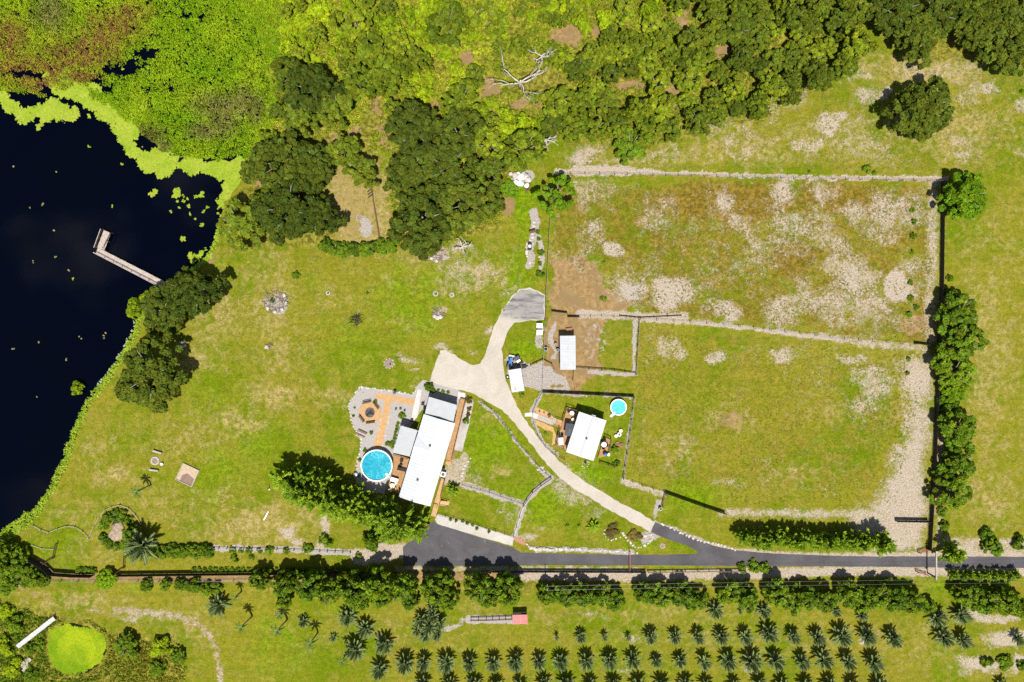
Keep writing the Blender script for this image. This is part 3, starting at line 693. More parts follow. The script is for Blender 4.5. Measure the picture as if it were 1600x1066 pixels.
# ---- loose ground plants (stuff)
def scatter(name, px, py, rad, hgt, nleaf, lsz, tint, mat, seed, label, cat, z=0.0, up=0.35, asp=0.5, flat=0.0):
    rng = np.random.default_rng(seed); n = len(px)
    C = np.stack([(px - 800) * S, (533 - py) * S, np.broadcast_to(np.asarray(z, float), (n,))], 1)
    ci = np.repeat(np.arange(n), nleaf); m = len(ci)
    a = rng.random(m) * 6.28; q = np.sqrt(rng.random(m)) * np.broadcast_to(rad, (n,))[ci]
    zz = np.broadcast_to(hgt, (n,))[ci] * rng.uniform(0.25, 1.0, m) * (1 - 0.55 * (q / np.broadcast_to(rad, (n,))[ci]) ** 2)
    p = C[ci] + np.stack([np.cos(a) * q, np.sin(a) * q, zz], 1)
    N = np.stack([np.cos(a) * 0.7, np.sin(a) * 0.7, np.full(m, up)], 1) * (1 - flat) + np.array([0, 0, flat]) + rng.normal(size=(m, 3)) * 0.4 * (1 - flat)
    v, f = leaves(p, N, lsz * rng.uniform(0.65, 1.3, m), asp, rng)
    t = tint[ci] * (1 + (rng.random((m, 1)) - 0.5) * 0.4)
    o = put(name, mesh(name, v, f, mat, False, np.repeat(t, 4, 0)))
    return tag(o, label, cat, None, 'stuff')
def rand_in(n, x0, x1, y0, y1, seed):
    rng = np.random.default_rng(seed); return rng.uniform(x0, x1, n), rng.uniform(y0, y1, n)
# ---------------------------------------------------------------- marsh, duckweed, reeds, undergrowth
def lerp(a, b, t): return np.array(a) * (1 - t[:, None]) + np.array(b) * t[:, None]
MARSH = [(-60, -60), (480, -60), (470, 60), (440, 110), (432, 190), (398, 222), (385, 245), (290, 248), (262, 238), (240, 220), (205, 190), (175, 165), (150, 160), (135, 130), (95, 140), (55, 152), (0, 142), (-60, 140)]
mx, my = rand_in(34000, -50, 475, -45, 262, 1)
wx = mx + (fnoise(mx, my, 18, 3) - .5) * 22; wy = my + (fnoise(mx, my, 18, 4) - .5) * 22
keep = poly_sd(wx, wy, MARSH) > 0
gap = np.zeros(len(mx))
for (x, y, a, b) in [(225, 82, 22, 9), (195, 108, 30, 12), (170, 112, 12, 8), (150, 130, 16, 10), (165, 140, 10, 8), (75, 140, 14, 9), (88, 150, 8, 18), (60, 118, 22, 7), (30, 118, 24, 6), (312, 30, 8, 5), (290, 25, 10, 4), (245, 55, 8, 5),
                     (265, 140, 8, 6), (230, 138, 8, 4), (405, 10, 8, 6), (445, 120, 7, 14), (205, 100, 26, 8), (110, 140, 10, 6)]:
    gap = np.maximum(gap, np.clip(1.35 - np.hypot((wx - x) / a, (wy - y) / b), 0, 1))
rs = np.random.default_rng(5)
keep &= gap < rs.random(len(mx)) * 0.6 + 0.15
mx, my = mx[keep], my[keep]
nz = fnoise(mx, my, 46, 7); n2 = vnoise(mx, my, 7, 8)
green = lerp((0.15, 0.27, 0.007), (0.27, 0.36, 0.012), np.clip(nz * 1.6 - .3, 0, 1))
def hum(x, y, cx, cy, rx, ry): return np.clip(1.4 - np.hypot((x - cx) / rx, (y - cy) / ry), 0, 1)
brown = np.zeros(len(mx))
for q in [(150, 55, 26, 38), (100, 90, 45, 26), (55, 130, 40, 22), (210, 20, 26, 20), (30, 100, 40, 30), (120, 120, 30, 14), (165, 60, 20, 40), (20, 60, 40, 40), (130, 80, 50, 40), (60, 110, 60, 30), (185, 40, 40, 30)]: brown = np.maximum(brown, hum(mx + (nz - .5) * 60, my, *q))
col = green * (1 - (brown * .95)[:, None]) + lerp((0.27, 0.25, 0.02), (0.21, 0.105, 0.035), np.clip(brown * 1.1 - .5 + (vnoise(mx, my, 5, 77) - .5) * 2.0, 0, 1)) * (brown * .95)[:, None]
oliv = np.zeros(len(mx))
for q in [(345, 165, 45, 22), (380, 160, 26, 26), (320, 205, 30, 14), (235, 212, 26, 16), (80, 20, 30, 30), (255, 228, 16, 10), (350, 190, 26, 26), (400, 170, 16, 26)]: oliv = np.maximum(oliv, hum(mx, my, *q))
col = col * (1 - (oliv * .8)[:, None]) + lerp((0.1, 0.105, 0.014), (0.2, 0.165, 0.06), n2) * (oliv * .8)[:, None]
col *= (0.8 + 0.4 * n2)[:, None]
scatter('marsh_plants', mx, my, 0.33, 0.75, 7, 0.16, col, M_ANY, 9, 'bright green leafy marsh plants with brown patches covering the lake margin', 'marsh plants', -0.15, up=0.75)

dx, dy = rand_in(60000, -40, 400, 100, 440, 11)
wx = dx + (fnoise(dx, dy, 22, 13) - .5) * 34; wy = dy + (fnoise(dx, dy, 22, 14) - .5) * 34
md = np.full(len(dx), -99.0)
for pts, w in [([(-40, 148), (0, 150), (28, 172), (50, 180), (82, 170)], 13), ([(85, 128), (120, 146), (165, 160), (185, 185), (205, 230), (228, 255), (262, 262)], 15), ([(255, 240), (240, 262)], 14), ([(290, 254), (330, 262), (358, 268), (376, 285)], 14),
               ([(372, 255), (362, 300), (350, 322)], 13), ([(100, 170), (115, 180)], 9), ([(330, 405), (338, 375), (345, 350)], 4), ([(202, 215), (215, 160)], 12)]:
    md = np.maximum(md, w - line_dist(wx, wy, pts))
for (x, y, a) in [(287, 372, 8), (305, 398, 7), (235, 300, 7), (275, 300, 9), (295, 310, 6), (140, 185, 5), (160, 182, 6), (318, 300, 5), (320, 350, 4), (335, 330, 5)]:
    md = np.maximum(md, (a * .8 - np.hypot(wx - x, wy - y)) - 2.2 * vnoise(dx, dy, 3.5, 19))
prob = np.clip(md / 5 + .35, 0, 1)
nearshore = np.clip(1 - np.abs(poly_sd(dx, dy, [(-40, 150), (80, 185), (165, 180), (250, 290), (340, 290), (335, 430), (260, 445), (250, 400), (300, 330), (230, 320)])) / 40, 0, 1)
prob = np.where(md < 0, 0.0003 + 0.008 * np.clip(1 - np.hypot((dx - 305) / 70, (dy - 345) / 85), 0, 1), prob)
keep = (rs.random(len(dx)) < prob) & (poly_sd(dx, dy, LAKE) > 1)
dx, dy = dx[keep], dy[keep]
n2 = vnoise(dx, dy, 12, 15)
scatter('duckweed', dx, dy, 0.3, 0.05, 3, 0.26, lerp((0.2, 0.29, 0.018), (0.28, 0.33, 0.035), n2), M_ANY, 16, 'yellow-green floating duckweed and lily pads fringing the dark lake', 'duckweed', -0.15, flat=0.93, asp=0.8)
lx, ly = rand_in(260, 0, 240, 190, 780, 17)
k = (poly_sd(lx, ly, LAKE) > 6) & (rs.random(260) < .12); lx, ly = lx[k], ly[k]
scatter('lily_pads', lx, ly, 0.35, 0.04, 2, 0.2, np.tile(np.array([[0.2, 0.19, 0.07]]), (len(lx), 1)), M_ANY, 18, 'small single lily pads dotted over the open dark water', 'lily pads', -0.14, flat=0.95, asp=0.85)
# reeds along the east bank
bank = LAKE[10:-2]
bx, by = rand_in(52000, -60, 360, 300, 860, 21)
d = np.abs(line_dist(bx + (fnoise(bx, by, 12, 22) - .5) * 8, by, bank)); sd = poly_sd(bx, by, LAKE)
wid = np.where(by > 800, 15, np.where(by > 490, 5.5, 3.5)); wid = np.where((by > 430) & (by < 490), 6, wid)
k = (d < wid) & (sd > -4) & ((by < 800) | (sd > -22)); bx, by = bx[k], by[k]
n2 = vnoise(bx, by, 8, 23)
scatter('bank_reeds', bx, by, 0.25, 0.4, 5, 0.2, lerp((0.22, 0.33, 0.018), (0.31, 0.39, 0.04), n2), M_ANY, 24, 'strip of light green reeds along the east bank of the lake', 'reeds', -0.02, up=0.9)
wx_, wy_ = rand_in(1800, 150, 220, 500, 640, 25); k = np.abs(poly_sd(wx_, wy_, LAKE) - 5 - 2 * vnoise(wx_, wy_, 9, 4)) < 2.2; k &= rs.random(1800) < .5; wx_, wy_ = wx_[k], wy_[k]
scatter('pale_water_lilies', wx_, wy_, 0.2, 0.05, 2, 0.2, np.tile(np.array([[0.33, 0.36, 0.26]]), (len(wx_), 1)), M_ANY, 26, 'pale lily leaves floating in a line beside the bank reeds', 'lily pads', -0.13, flat=0.9, asp=0.9)
# pond duckweed
qx, qy = rand_in(7000, 66, 178, 964, 1064, 31)
k = (poly_sd(qx, qy, [(80, 985), (100, 977), (135, 980), (158, 994), (166, 1015), (156, 1037), (133, 1051), (106, 1053), (83, 1041), (76, 1018)]) + (fnoise(qx, qy, 14, 32) - .5) * 20) > 0
qx, qy = qx[k], qy[k]
scatter('pond_duckweed', qx, qy, 0.3, 0.06, 4, 0.19, lerp((0.14, 0.235, 0.008), (0.27, 0.335, 0.012), np.clip(fnoise(qx, qy, 26, 33) * 2.4 - .9 + .4 * (np.hypot(qx - 118, qy - 1015) < 30), 0, 1)), M_ANY, 34, 'solid chartreuse duckweed over the small south-west pond', 'duckweed', -0.17, flat=0.85, asp=0.75)
# weeds round that pond
qx, qy = rand_in(16000, -40, 292, 930, 1100, 41)
WEED = [(-60, 925), (10, 940), (50, 958), (90, 966), (150, 975), (178, 995), (205, 1000), (240, 1000), (275, 1008), (290, 1030), (286, 1120), (-60, 1120)]
k = (poly_sd(qx, qy, WEED) + (vnoise(qx, qy, 12, 42) - .5) * 12 > 0) & (poly_sd(qx, qy, [(74, 985), (100, 968), (140, 974), (166, 992), (173, 1015), (162, 1040), (138, 1057), (104, 1060), (80, 1046), (70, 1020)]) < 0)
k &= rs.random(len(qx)) < -0.25 + 1.5 * fnoise(qx, qy, 20, 43)
qx, qy = qx[k], qy[k]; n2 = fnoise(qx, qy, 26, 44)
c = lerp((0.13, 0.21, 0.014), (0.28, 0.27, 0.03), np.clip((qx - 60) / 140 + (n2 - .5) * 2.2, 0, 1)); c *= (.75 + .5 * vnoise(qx, qy, 5, 45))[:, None]
scatter('pond_weeds', qx, qy, 0.36, 0.55, 5, 0.2, c, M_ANY, 46, 'tangled green and straw-coloured weeds around the duckweed pond', 'weeds')
# undergrowth of the wood
ux, uy = rand_in(30000, 425, 1350, -60, 400, 51)
WOOD = [(440, -60), (1350, -60), (1345, 90), (1290, 125), (1190, 190), (1130, 178), (1060, 212), (985, 240), (900, 205), (860, 225), (800, 262), (790, 330), (700, 380), (612, 370), (612, 250), (520, 215), (440, 260), (425, 190)]
k = (poly_sd(ux, uy, WOOD) + (fnoise(ux, uy, 16, 52) - .5) * 20) > 0
hole = np.zeros(len(ux))
for (x, y, a, b) in [(555, 225, 26, 26), (590, 160, 10, 26), (575, 190, 14, 20), (730, 90, 14, 14), (765, 135, 16, 20), (810, 165, 20, 9), (880, 55, 28, 14), (893, 70, 9, 12), (1053, 150, 12, 18), (980, 132, 26, 6), (1130, 80, 20, 8), (1070, 32, 14, 14),
                     (930, 50, 12, 10), (680, 160, 22, 7), (790, 315, 10, 16), (840, 160, 8, 14), (520, 215, 16, 8), (565, 290, 40, 60), (850, 130, 40, 24), (740, 235, 9, 12), (800, 265, 12, 12)]:
    hole = np.maximum(hole, np.clip(1.3 - np.hypot((ux - x) / a, (uy - y) / b), 0, 1))
k &= (hole < 0.35) & (rs.random(len(ux)) < 0.25 + 0.75 * fnoise(ux, uy, 22, 53))
k &= rs.random(len(ux)) > 0.35 * (ux > 880) * (uy > 50)
ux, uy = ux[k], uy[k]; n2 = fnoise(ux, uy, 40, 54)
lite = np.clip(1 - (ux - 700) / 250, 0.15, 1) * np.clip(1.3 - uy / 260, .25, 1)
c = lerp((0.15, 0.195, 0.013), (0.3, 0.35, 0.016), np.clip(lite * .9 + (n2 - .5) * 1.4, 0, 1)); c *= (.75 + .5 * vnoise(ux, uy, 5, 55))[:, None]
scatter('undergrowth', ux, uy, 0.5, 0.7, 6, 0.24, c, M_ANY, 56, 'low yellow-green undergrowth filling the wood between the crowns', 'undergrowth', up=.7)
# rough tufts in the meadows
def tufts(name, poly, n, seed, ca, cb, label, sz=0.13, dens=.6):
    xs = [p[0] for p in poly]; ys = [p[1] for p in poly]
    tx, ty = rand_in(n, min(xs), max(xs), min(ys), max(ys), seed)
    k = (poly_sd(tx, ty, poly) > 2) & (rs.random(n) < dens * np.clip(fnoise(tx, ty, 24, seed + 3) * 3 - 1, 0, 1)); tx, ty = tx[k], ty[k]
    scatter(name, tx, ty, 0.2, 0.07, 4, sz, lerp(ca, cb, vnoise(tx, ty, 10, seed + 4)), M_ANY, seed + 5, label, 'grass', up=1.2, flat=.4)
tufts('paddock_grass', [(862, 285), (1465, 287), (1455, 540), (1300, 522), (1000, 490), (985, 480), (870, 400)], 16000, 61, (0.11, 0.12, 0.012), (0.19, 0.15, 0.03), 'rough tufted grass of the sandy north paddock')
tufts('meadow_grass', [(880, 215), (1010, 240), (1200, 195), (1345, 105), (1470, 100), (1600, 120), (1600, 268), (1480, 270), (900, 262)], 12000, 71, (0.12, 0.13, 0.01), (0.22, 0.19, 0.045), 'rough dry grass of the meadow below the wood')
tufts('field_grass', [(1000, 515), (1455, 550), (1400, 790), (1150, 792), (985, 745)], 12000, 81, (0.1, 0.125, 0.007), (0.15, 0.16, 0.012), 'short green grass of the large south paddock')
tufts('lawn_grass', [(345, 420), (510, 400), (840, 330), (845, 450), (680, 560), (640, 600), (550, 620), (550, 700), (430, 720), (360, 840), (90, 810), (130, 700), (215, 530), (300, 540)], 14000, 91, (0.095, 0.13, 0.006), (0.19, 0.17, 0.025), 'mottled grass of the wide lawn beside the lake')

# ---------------------------------------------------------------- single trees the photograph lets one point at
T = tree
T('oak', 240, 584, 56, 'big round dark oak standing alone on the lawn close to the lake bank', name='oak_tree')
T('oak', 304, 457, 44, 'broad dark oak overhanging the landward end of the dock', name='oak_tree')
T('oak', 254, 488, 38, 'grey-green oak leaning over the water just south of the dock', name='oak_tree', hs=.8)
T('scrub', 209, 482, 15, 'lime green willow bush on the water edge below the dock oaks', 'bush', 'bush')
T('scrub', 229, 468, 13, 'lime green bush squeezed between the dock and its oaks', 'bush', 'bush')
T('scrub', 120, 607, 11, 'lone lime green shrub standing in the lake just off the bank', 'shrub', 'shrub')
T('oak_mid', 378, 352, 38, 'lighter green oak at the lawn corner where duckweed meets the bank', name='oak_tree', hs=.8)
T('oak', 432, 256, 48, 'dark oak at the north-west edge of the clearing, beside the duckweed', name='oak_tree')
T('oak', 484, 262, 40, 'dark oak whose crown meets the sandy clearing from the west', name='oak_tree')
T('oak', 452, 328, 52, 'largest dark oak west of the sandy clearing', name='oak_tree')
T('oak', 498, 338, 36, 'dark oak over the west end of the clipped hedge', name='oak_tree')
T('oak_mid', 415, 318, 26, 'small dark oak between the lake corner and the largest western oak', name='oak_tree')
T('oak_mid', 566, 268, 27, 'small oak alone in the north end of the sandy clearing', name='oak_tree')
T('oak_mid', 538, 236, 28, 'oak at the north-west corner of the sandy clearing', name='oak_tree')
T('oak', 660, 345, 55, 'big dark oak on the east side of the sandy clearing', name='oak_tree')
T('oak', 726, 318, 48, 'dark oak east of the clearing with bare limbs at its south edge', name='oak_tree')
T('oak', 640, 268, 42, 'grey-green oak on the north-east rim of the clearing', name='oak_tree', hs=.9)
T('oak', 700, 262, 42, 'rounded oak in the wood north-east of the clearing', name='oak_tree')
T('oak', 650, 205, 46, 'dark oak deep in the wood straight north of the clearing oaks', name='oak_tree')
T('oak', 712, 210, 42, 'dark olive oak in the wood west of the dead tree roots', name='oak_tree')
T('oak_mid', 764, 268, 30, 'mid green tree at the wood edge by the rubble pile', name='oak_tree')
T('wood', 765, 228, 30, 'tree behind the rubble pile at the inner corner of the wood', name='tree')
T('wood', 820, 235, 34, 'light green tree at the wood edge north of the rubble pile', name='tree')
T('oak_mid', 770, 320, 20, 'small dark tree at the south-east tip of the oak grove', name='tree')
T('oak', 488, 140, 44, 'dark oak on the marsh side of the wood', name='oak_tree')
T('oak_mid', 455, 118, 30, 'dark tree at the very edge of the marsh', name='tree')
T('oak_mid', 525, 170, 32, 'dark tree beside the narrow sandy trail into the wood', name='tree')
T('oak_mid', 470, 185, 28, 'dark tree between marsh and clearing oaks', name='tree')
T('wood', 590, 85, 36, 'olive tree with a dark gap beside it in the north-west scrub', name='tree')
T('wood', 560, 130, 30, 'olive tree in the scrub above the sandy trail', name='tree')
T('wood', 620, 70, 26, 'olive tree in the middle of the yellow-green scrub', name='tree')
T('wood', 555, 40, 30, 'olive tree near the upper rim of the yellow-green scrub', name='tree')
T('wood', 700, 40, 34, 'olive green tree west of the top sandy gap', name='tree')
T('wood', 760, 30, 32, 'olive green tree east of the top sandy gap', name='tree')
T('wood', 610, 125, 26, 'rounded olive tree north of the trail mouth', name='tree')
T('wood', 720, 155, 30, 'fresh green tree west of the grey dead tree', name='tree')
T('shade', 985, 228, 28, 'grey-green bushy tree bulging from the wood onto the meadow', name='tree', hs=.8)
T('oak', 1437, 172, 50, 'big dark oak standing alone in the north-east meadow', name='oak_tree')
T('bright', 1505, 307, 38, 'bright green round tree outside the north-east paddock corner', name='tree')
T('open', 868, 308, 34, 'thin airy tree at the north-west paddock corner casting dappled shade', name='tree')
T('bright', 796, 296, 15, 'bright green bush beside the rubble pile', 'bush', 'bush', hs=.6)
for i, (x, y, r, kd, lb) in enumerate([(1395, 20, 40, 'oak', 'dark oak at the west end of the north-east grove'), (1432, 55, 42, 'oak', 'dark oak at the south tip of the north-east grove'), (1462, 22, 44, 'oak', 'dark oak in the middle of the north-east grove'),
                                  (1570, 75, 46, 'oak', 'dark oak at the south edge of the far north-east corner'), (1530, 40, 44, 'oak', 'dark oak west of the far north-east corner oak'), (1590, 10, 46, 'oak', 'dark oak cut by the far north-east corner'), (1520, 5, 40, 'oak_mid', 'dark tree on the top edge between the two north-east groves')]):
    T(kd, x, y, r, lb, name='oak_tree', group='oaks of the north-east grove')
for x, y, r, kd, lb in [(1494, 490, 34, 'shade', 'northmost leafy tree of the row outside the east paddock fence'), (1501, 535, 36, 'shade', 'widest leafy tree of the row outside the east paddock fence'), (1492, 580, 32, 'shade', 'leafy tree just below the widest one outside the east fence'),
                        (1488, 612, 20, 'bright', 'pale green tree in the gap of the east fence row'), (1484, 632, 18, 'hedge', 'low dark bush in the gap of the east fence row'), (1496, 670, 32, 'shade', 'leafy tree below the gap of the east fence row'),
                        (1498, 722, 30, 'shade', 'leafy tree above the last big one of the east fence row'), (1487, 768, 30, 'shade', 'southmost big tree of the east fence row'), (1477, 745, 18, 'shade', 'small tree hard against the east fence'),
                        (1474, 800, 9, 'bush', 'upper small bush below the east fence trees'), (1476, 822, 9, 'bush', 'lower small bush below the east fence trees')]:
    T(kd, x, y, r, lb, name='tree' if r > 15 else 'bush', cat='tree' if r > 15 else 'bush', group='trees along the east paddock fence')
T('feather_small', 1483, 862, 24, 'feathery tree beside the grey pole at the lane entrance', name='casuarina_tree')
T('bush', 1545, 840, 14, 'dark half of the bush pair by the lane east of the entrance', 'bush', 'bush')
T('row', 1553, 856, 16, 'round bush by the lane east of the entrance', 'bush', 'bush', hs=.8)
T('bush', 1592, 848, 12, 'small bush at the east edge above the lane', 'bush', 'bush')
# the long casuarina windbreak
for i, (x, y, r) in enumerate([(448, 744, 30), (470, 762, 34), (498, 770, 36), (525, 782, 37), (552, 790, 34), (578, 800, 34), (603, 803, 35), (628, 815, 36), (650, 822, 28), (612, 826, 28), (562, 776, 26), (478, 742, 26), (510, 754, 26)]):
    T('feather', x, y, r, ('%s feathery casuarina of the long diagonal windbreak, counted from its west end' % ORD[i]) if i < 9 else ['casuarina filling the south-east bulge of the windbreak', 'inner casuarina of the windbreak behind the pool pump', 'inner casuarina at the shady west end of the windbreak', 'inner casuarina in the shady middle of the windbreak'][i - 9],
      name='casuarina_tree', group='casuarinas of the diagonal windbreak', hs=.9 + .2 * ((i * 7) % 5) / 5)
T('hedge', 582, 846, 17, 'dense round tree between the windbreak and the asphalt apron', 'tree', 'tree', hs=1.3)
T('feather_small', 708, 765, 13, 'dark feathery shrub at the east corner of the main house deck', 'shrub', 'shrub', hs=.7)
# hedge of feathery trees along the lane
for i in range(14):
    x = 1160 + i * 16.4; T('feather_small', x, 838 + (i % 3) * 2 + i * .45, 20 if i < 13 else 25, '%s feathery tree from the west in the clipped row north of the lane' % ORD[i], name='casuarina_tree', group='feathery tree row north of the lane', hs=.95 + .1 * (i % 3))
# hedge by the clearing
for i in range(8):
    x = 509 + i * 14.5; T('hedge', x, 386 + 5 * math.sin(i * .55) - (i == 0) * 4, 13, '%s bush from the west of the hedge closing the sandy clearing' % ORD[i], 'hedge bush', 'hedge_bush', 'hedge south of the sandy clearing')
# palm-like shrubs west
for i in range(7):
    x = 243 + i * 13.2; T('hedge', x, 862 + (i % 2) * 2, 12, '%s bush from the west of the green hedge beside the big spiky palm' % ORD[i], 'hedge bush', 'hedge_bush', 'hedge west of the grey post path')
cycad(216, 856, 26, 'big dark spiky palm cluster at the west end of the green hedge', 'spiky palms standing alone', 1.6)
T('row', 205, 838, 16, 'dark bushy tree north-west of the big spiky palm', 'tree', 'tree')
T('bright', 166, 905, 17, 'pale lime tree straddling the black fence near the south-west gate', 'tree', 'tree', hs=.7)
for i, (x, y, r) in enumerate([(2, 862, 20), (22, 882, 22), (2, 890, 26), (40, 898, 18), (55, 904, 15), (12, 915, 16), (30, 870, 14), (-20, 874, 26), (66, 910, 9)]):
    T('shade' if i % 2 else 'row', x, y, r, ['dark tree by the reed bed at the south-west lake corner', 'green bush mass beside the end of the black fence', 'dense tree cut by the west edge above the lane track', 'bush at the very end of the black fence', 'bush below the end of the black fence', 'bush bordering the south-west grass track',
        'small bright tree inside the south-west thicket', 'tree half out of the west edge by the lake', 'smallest bush of the south-west thicket'][i], 'tree' if r > 18 else 'bush', 'tree' if r > 18 else 'bush', 'thicket at the south-west lake corner')
for i, (x, y, r, lb) in enumerate([(20, 975, 16, 'bright shrub north-west of the white footbridge'), (8, 958, 14, 'shrub on the west edge above the white footbridge'), (46, 1014, 11, 'dark shrub hugging the lower end of the white footbridge'), (6, 1010, 16, 'shrub on the west edge below the white footbridge'),
                                   (60, 1008, 10, 'shrub between the white footbridge and the duckweed'), (20, 1045, 16, 'shrub in the far south-west corner'), (48, 1056, 12, 'low shrub south of the stone slab'), (250, 1012, 18, 'leafy shrub between the two round dark bushes'), (245, 1045, 14, 'shrub on the south edge by the two dark bushes')]):
    T('scrub' if i % 2 else 'hedge', x, y, r, lb, 'shrub', 'shrub', 'shrubs round the duckweed pond', hs=.8)
T('shade', 197, 1010, 20, 'larger round dark bush right of the duckweed pond', 'bush', 'bush', hs=.8)
T('shade', 278, 1026, 13, 'smaller round dark bush by the curved track', 'bush', 'bush', hs=.8)
# ring of plants on the raised bed
for i, (a, r) in enumerate([(-160, 9), (-130, 10), (-100, 10), (-70, 10), (-40, 9), (-10, 8), (150, 9), (120, 8), (90, 8), (60, 9)]):
    q = R(a); T('bush', 182 + 24 * math.cos(q), 830 + 25 * math.sin(q), r, 'low dark shrub on the %s rim of the bare raised bed' % ['west', 'north-west', 'north-north-west', 'north', 'north-east', 'east', 'south-west', 'south-south-west', 'south', 'south-east'][i], 'shrub', 'shrub', 'shrubs ringing the raised bed')
# southern orchard row
row = [(407, 907, 17, 0), (446, 912, 21, 0), (443, 938, 14, 0), (483, 915, 24, 0), (515, 925, 21, 0), (552, 920, 26, 0), (560, 938, 18, 0), (588, 912, 26, 0), (596, 934, 18, 0), (625, 918, 26, 0), (640, 938, 15, 0), (680, 922, 24, 1), (702, 938, 17, 1), (690, 905, 18, 1), (748, 918, 26, 1), (765, 935, 16, 1), (793, 920, 25, 1),
       (858, 930, 18, 2), (884, 930, 20, 2), (912, 930, 20, 2), (938, 930, 18, 2), (961, 938, 17, 2), (1008, 928, 18, 3), (1034, 930, 20, 3), (1066, 930, 21, 3), (1090, 938, 17, 3), (1140, 926, 20, 4), (1166, 934, 22, 4), (1216, 926, 22, 5), (1240, 940, 20, 5), (1262, 934, 20, 5), (1288, 938, 20, 5),
       (1326, 928, 21, 6), (1348, 942, 18, 6), (1372, 930, 22, 6), (1400, 934, 22, 6), (1428, 940, 20, 6), (1452, 948, 12, 6), (1512, 930, 20, 7), (1540, 940, 24, 7), (1570, 938, 22, 7), (1594, 950, 18, 7)]
GRP = ['the long clump south of the casuarina windbreak', 'the clump south of the asphalt apron', 'the clump east of the red-roofed hut', 'the clump south of the red barrier', 'the pair south of the lane fork', 'the clump below the feathery row', 'the clump west of the lane gate', 'the clump at the lane entrance']
cnt = {}
for x, y, r, g in row:
    k = cnt[g] = cnt.get(g, -1) + 1
    T('row', x, y, r, '%s leafy orchard tree from the west in %s' % (ORD[k], GRP[g]), name='orchard_tree', group='leafy orchard trees along the lane', hs=1.35 if g < 2 else 1.12)
for i, (x, y, r, lb) in enumerate([(1178, 886, 11, 'dark bush touching the lane south of the fork'), (1160, 888, 9, 'small dark bush west of the one touching the lane'), (1196, 888, 10, 'dark bush east of the one touching the lane')]): T('bush', x, y, r, lb, 'bush', 'bush')
for i, x in enumerate(range(1488, 1590, 12)): T('feather_small', x, 897 + (i % 2) * 3, 11, '%s small feathery tree from the west in the row south of the lane entrance' % ORD[i], name='casuarina_tree', group='small feathery row at the lane entrance')
for i, (x, y, r) in enumerate([(228, 916, 11), (258, 914, 10), (282, 914, 11), (302, 916, 13), (322, 920, 12), (338, 920, 10)]):
    T('hedge', x, y, r, '%s bush from the west below the brown wire fence' % ORD[i], 'bush', 'bush', 'bushes below the brown wire fence')
for i in range(30):
    x = 302 + i * 8.6; T('mini', x, 889.5 + (i % 3) * .5, 4.2, '%s little round shrub from the west along the black fence' % ORD[i], 'shrub', 'shrub', 'little shrubs along the black fence')
for i in range(5):
    x = 122 + i * 6; T('bush', x, 892, 6, '%s dark shrub of the short hedge on the black fence by the lime tree' % ORD[i], 'shrub', 'shrub', 'short hedge on the black fence')
# shrubs by the grey post path
for i, (x, y, r) in enumerate([(362, 860, 6), (366, 873, 7), (376, 861, 5), (388, 861, 6), (393, 871, 5), (405, 861, 5), (420, 861, 8), (447, 861, 6), (480, 858, 9), (508, 845, 11), (560, 868, 6)]):
    T('bush', x, y, r, '%s shrub from the west along the grey post path' % ORD[i], 'shrub', 'shrub', 'shrubs along the grey post path')
# shrubs inside the east end of the paddocks
for i, (x, y, r) in enumerate([(1427, 328, 5), (1429, 346, 5), (1428, 369, 6), (1426, 394, 5), (1423, 442, 5), (1424, 466, 5.5), (1421, 491, 6), (1432, 480, 5), (1420, 561, 4), (1418, 583, 4)]):
    T('mini', x, y, r, '%s round shrub from the north in the line inside the east paddock fence' % ORD[i], 'shrub', 'shrub', 'shrubs inside the east paddock fence')
T('bush', 1485, 435, 6.5, 'upper of two round shrubs outside the east fence, above the tree row', 'shrub', 'shrub')
T('bush', 1482, 456, 7, 'lower of two round shrubs outside the east fence, above the tree row', 'shrub', 'shrub')
for i, (x, y, r, kd, lb) in enumerate([(943, 467, 5.5, 'bush', 'dark shrub on the orange dirt of the north paddock'), (944, 410, 3, 'mini', 'tiny dark plant in the grass north of the orange dirt'), (1355, 264, 8, 'bush', 'green bush on the north side of the sand track'), (1367, 270, 4, 'mini', 'small plant right of the bush by the sand track'),
                                   (1597, 143, 4, 'mini', 'small dark plant at the east edge of the meadow'), (462, 430, 7, 'bush', 'green shrub in a mulch ring on the lawn'), (574, 458, 2.5, 'mini', 'tiny sapling in the middle of the lawn'), (1265, 268, 3, 'mini', 'tiny plant just above the middle of the sand track'), (842, 374, 4, 'mini', 'upper shrub along the white path by the paddock corner'),
                                   (845, 395, 6, 'bush', 'middle shrub along the white path by the paddock corner'), (844, 412, 4, 'mini', 'third shrub along the white path by the paddock corner'), (844, 428, 7, 'bush', 'lowest shrub along the white path by the paddock corner'), (840, 362, 4, 'mini', 'topmost plant on the white path'),
                                   (815, 617, 5, 'bush', 'dark shrub below the white carport'), (830, 822, 0, 'mini', '')]):
    if r: T(kd, x, y, r, lb, 'shrub', 'shrub')
for x, y, r, kd, lb in [(887, 822, 5, 'feather_small', 'western spiky plant in the lawn bed by the lane'), (905, 823, 5, 'feather_small', 'middle spiky plant in the lawn bed by the lane'), (926, 823, 12, 'feather_small', 'largest spiky dark plant in the lawn bed by the lane'),
                        (957, 830, 12, 'rusty', 'brown-green shrub in the western stone bed by the lane fork'), (992, 837, 12, 'rusty', 'brown-green shrub in the eastern stone bed by the lane fork'), (960, 820, 6, 'rusty', 'straw-coloured plant at the north rim of the western stone bed')]:
    T(kd, x, y, r, lb, 'shrub', 'shrub', hs=.5)
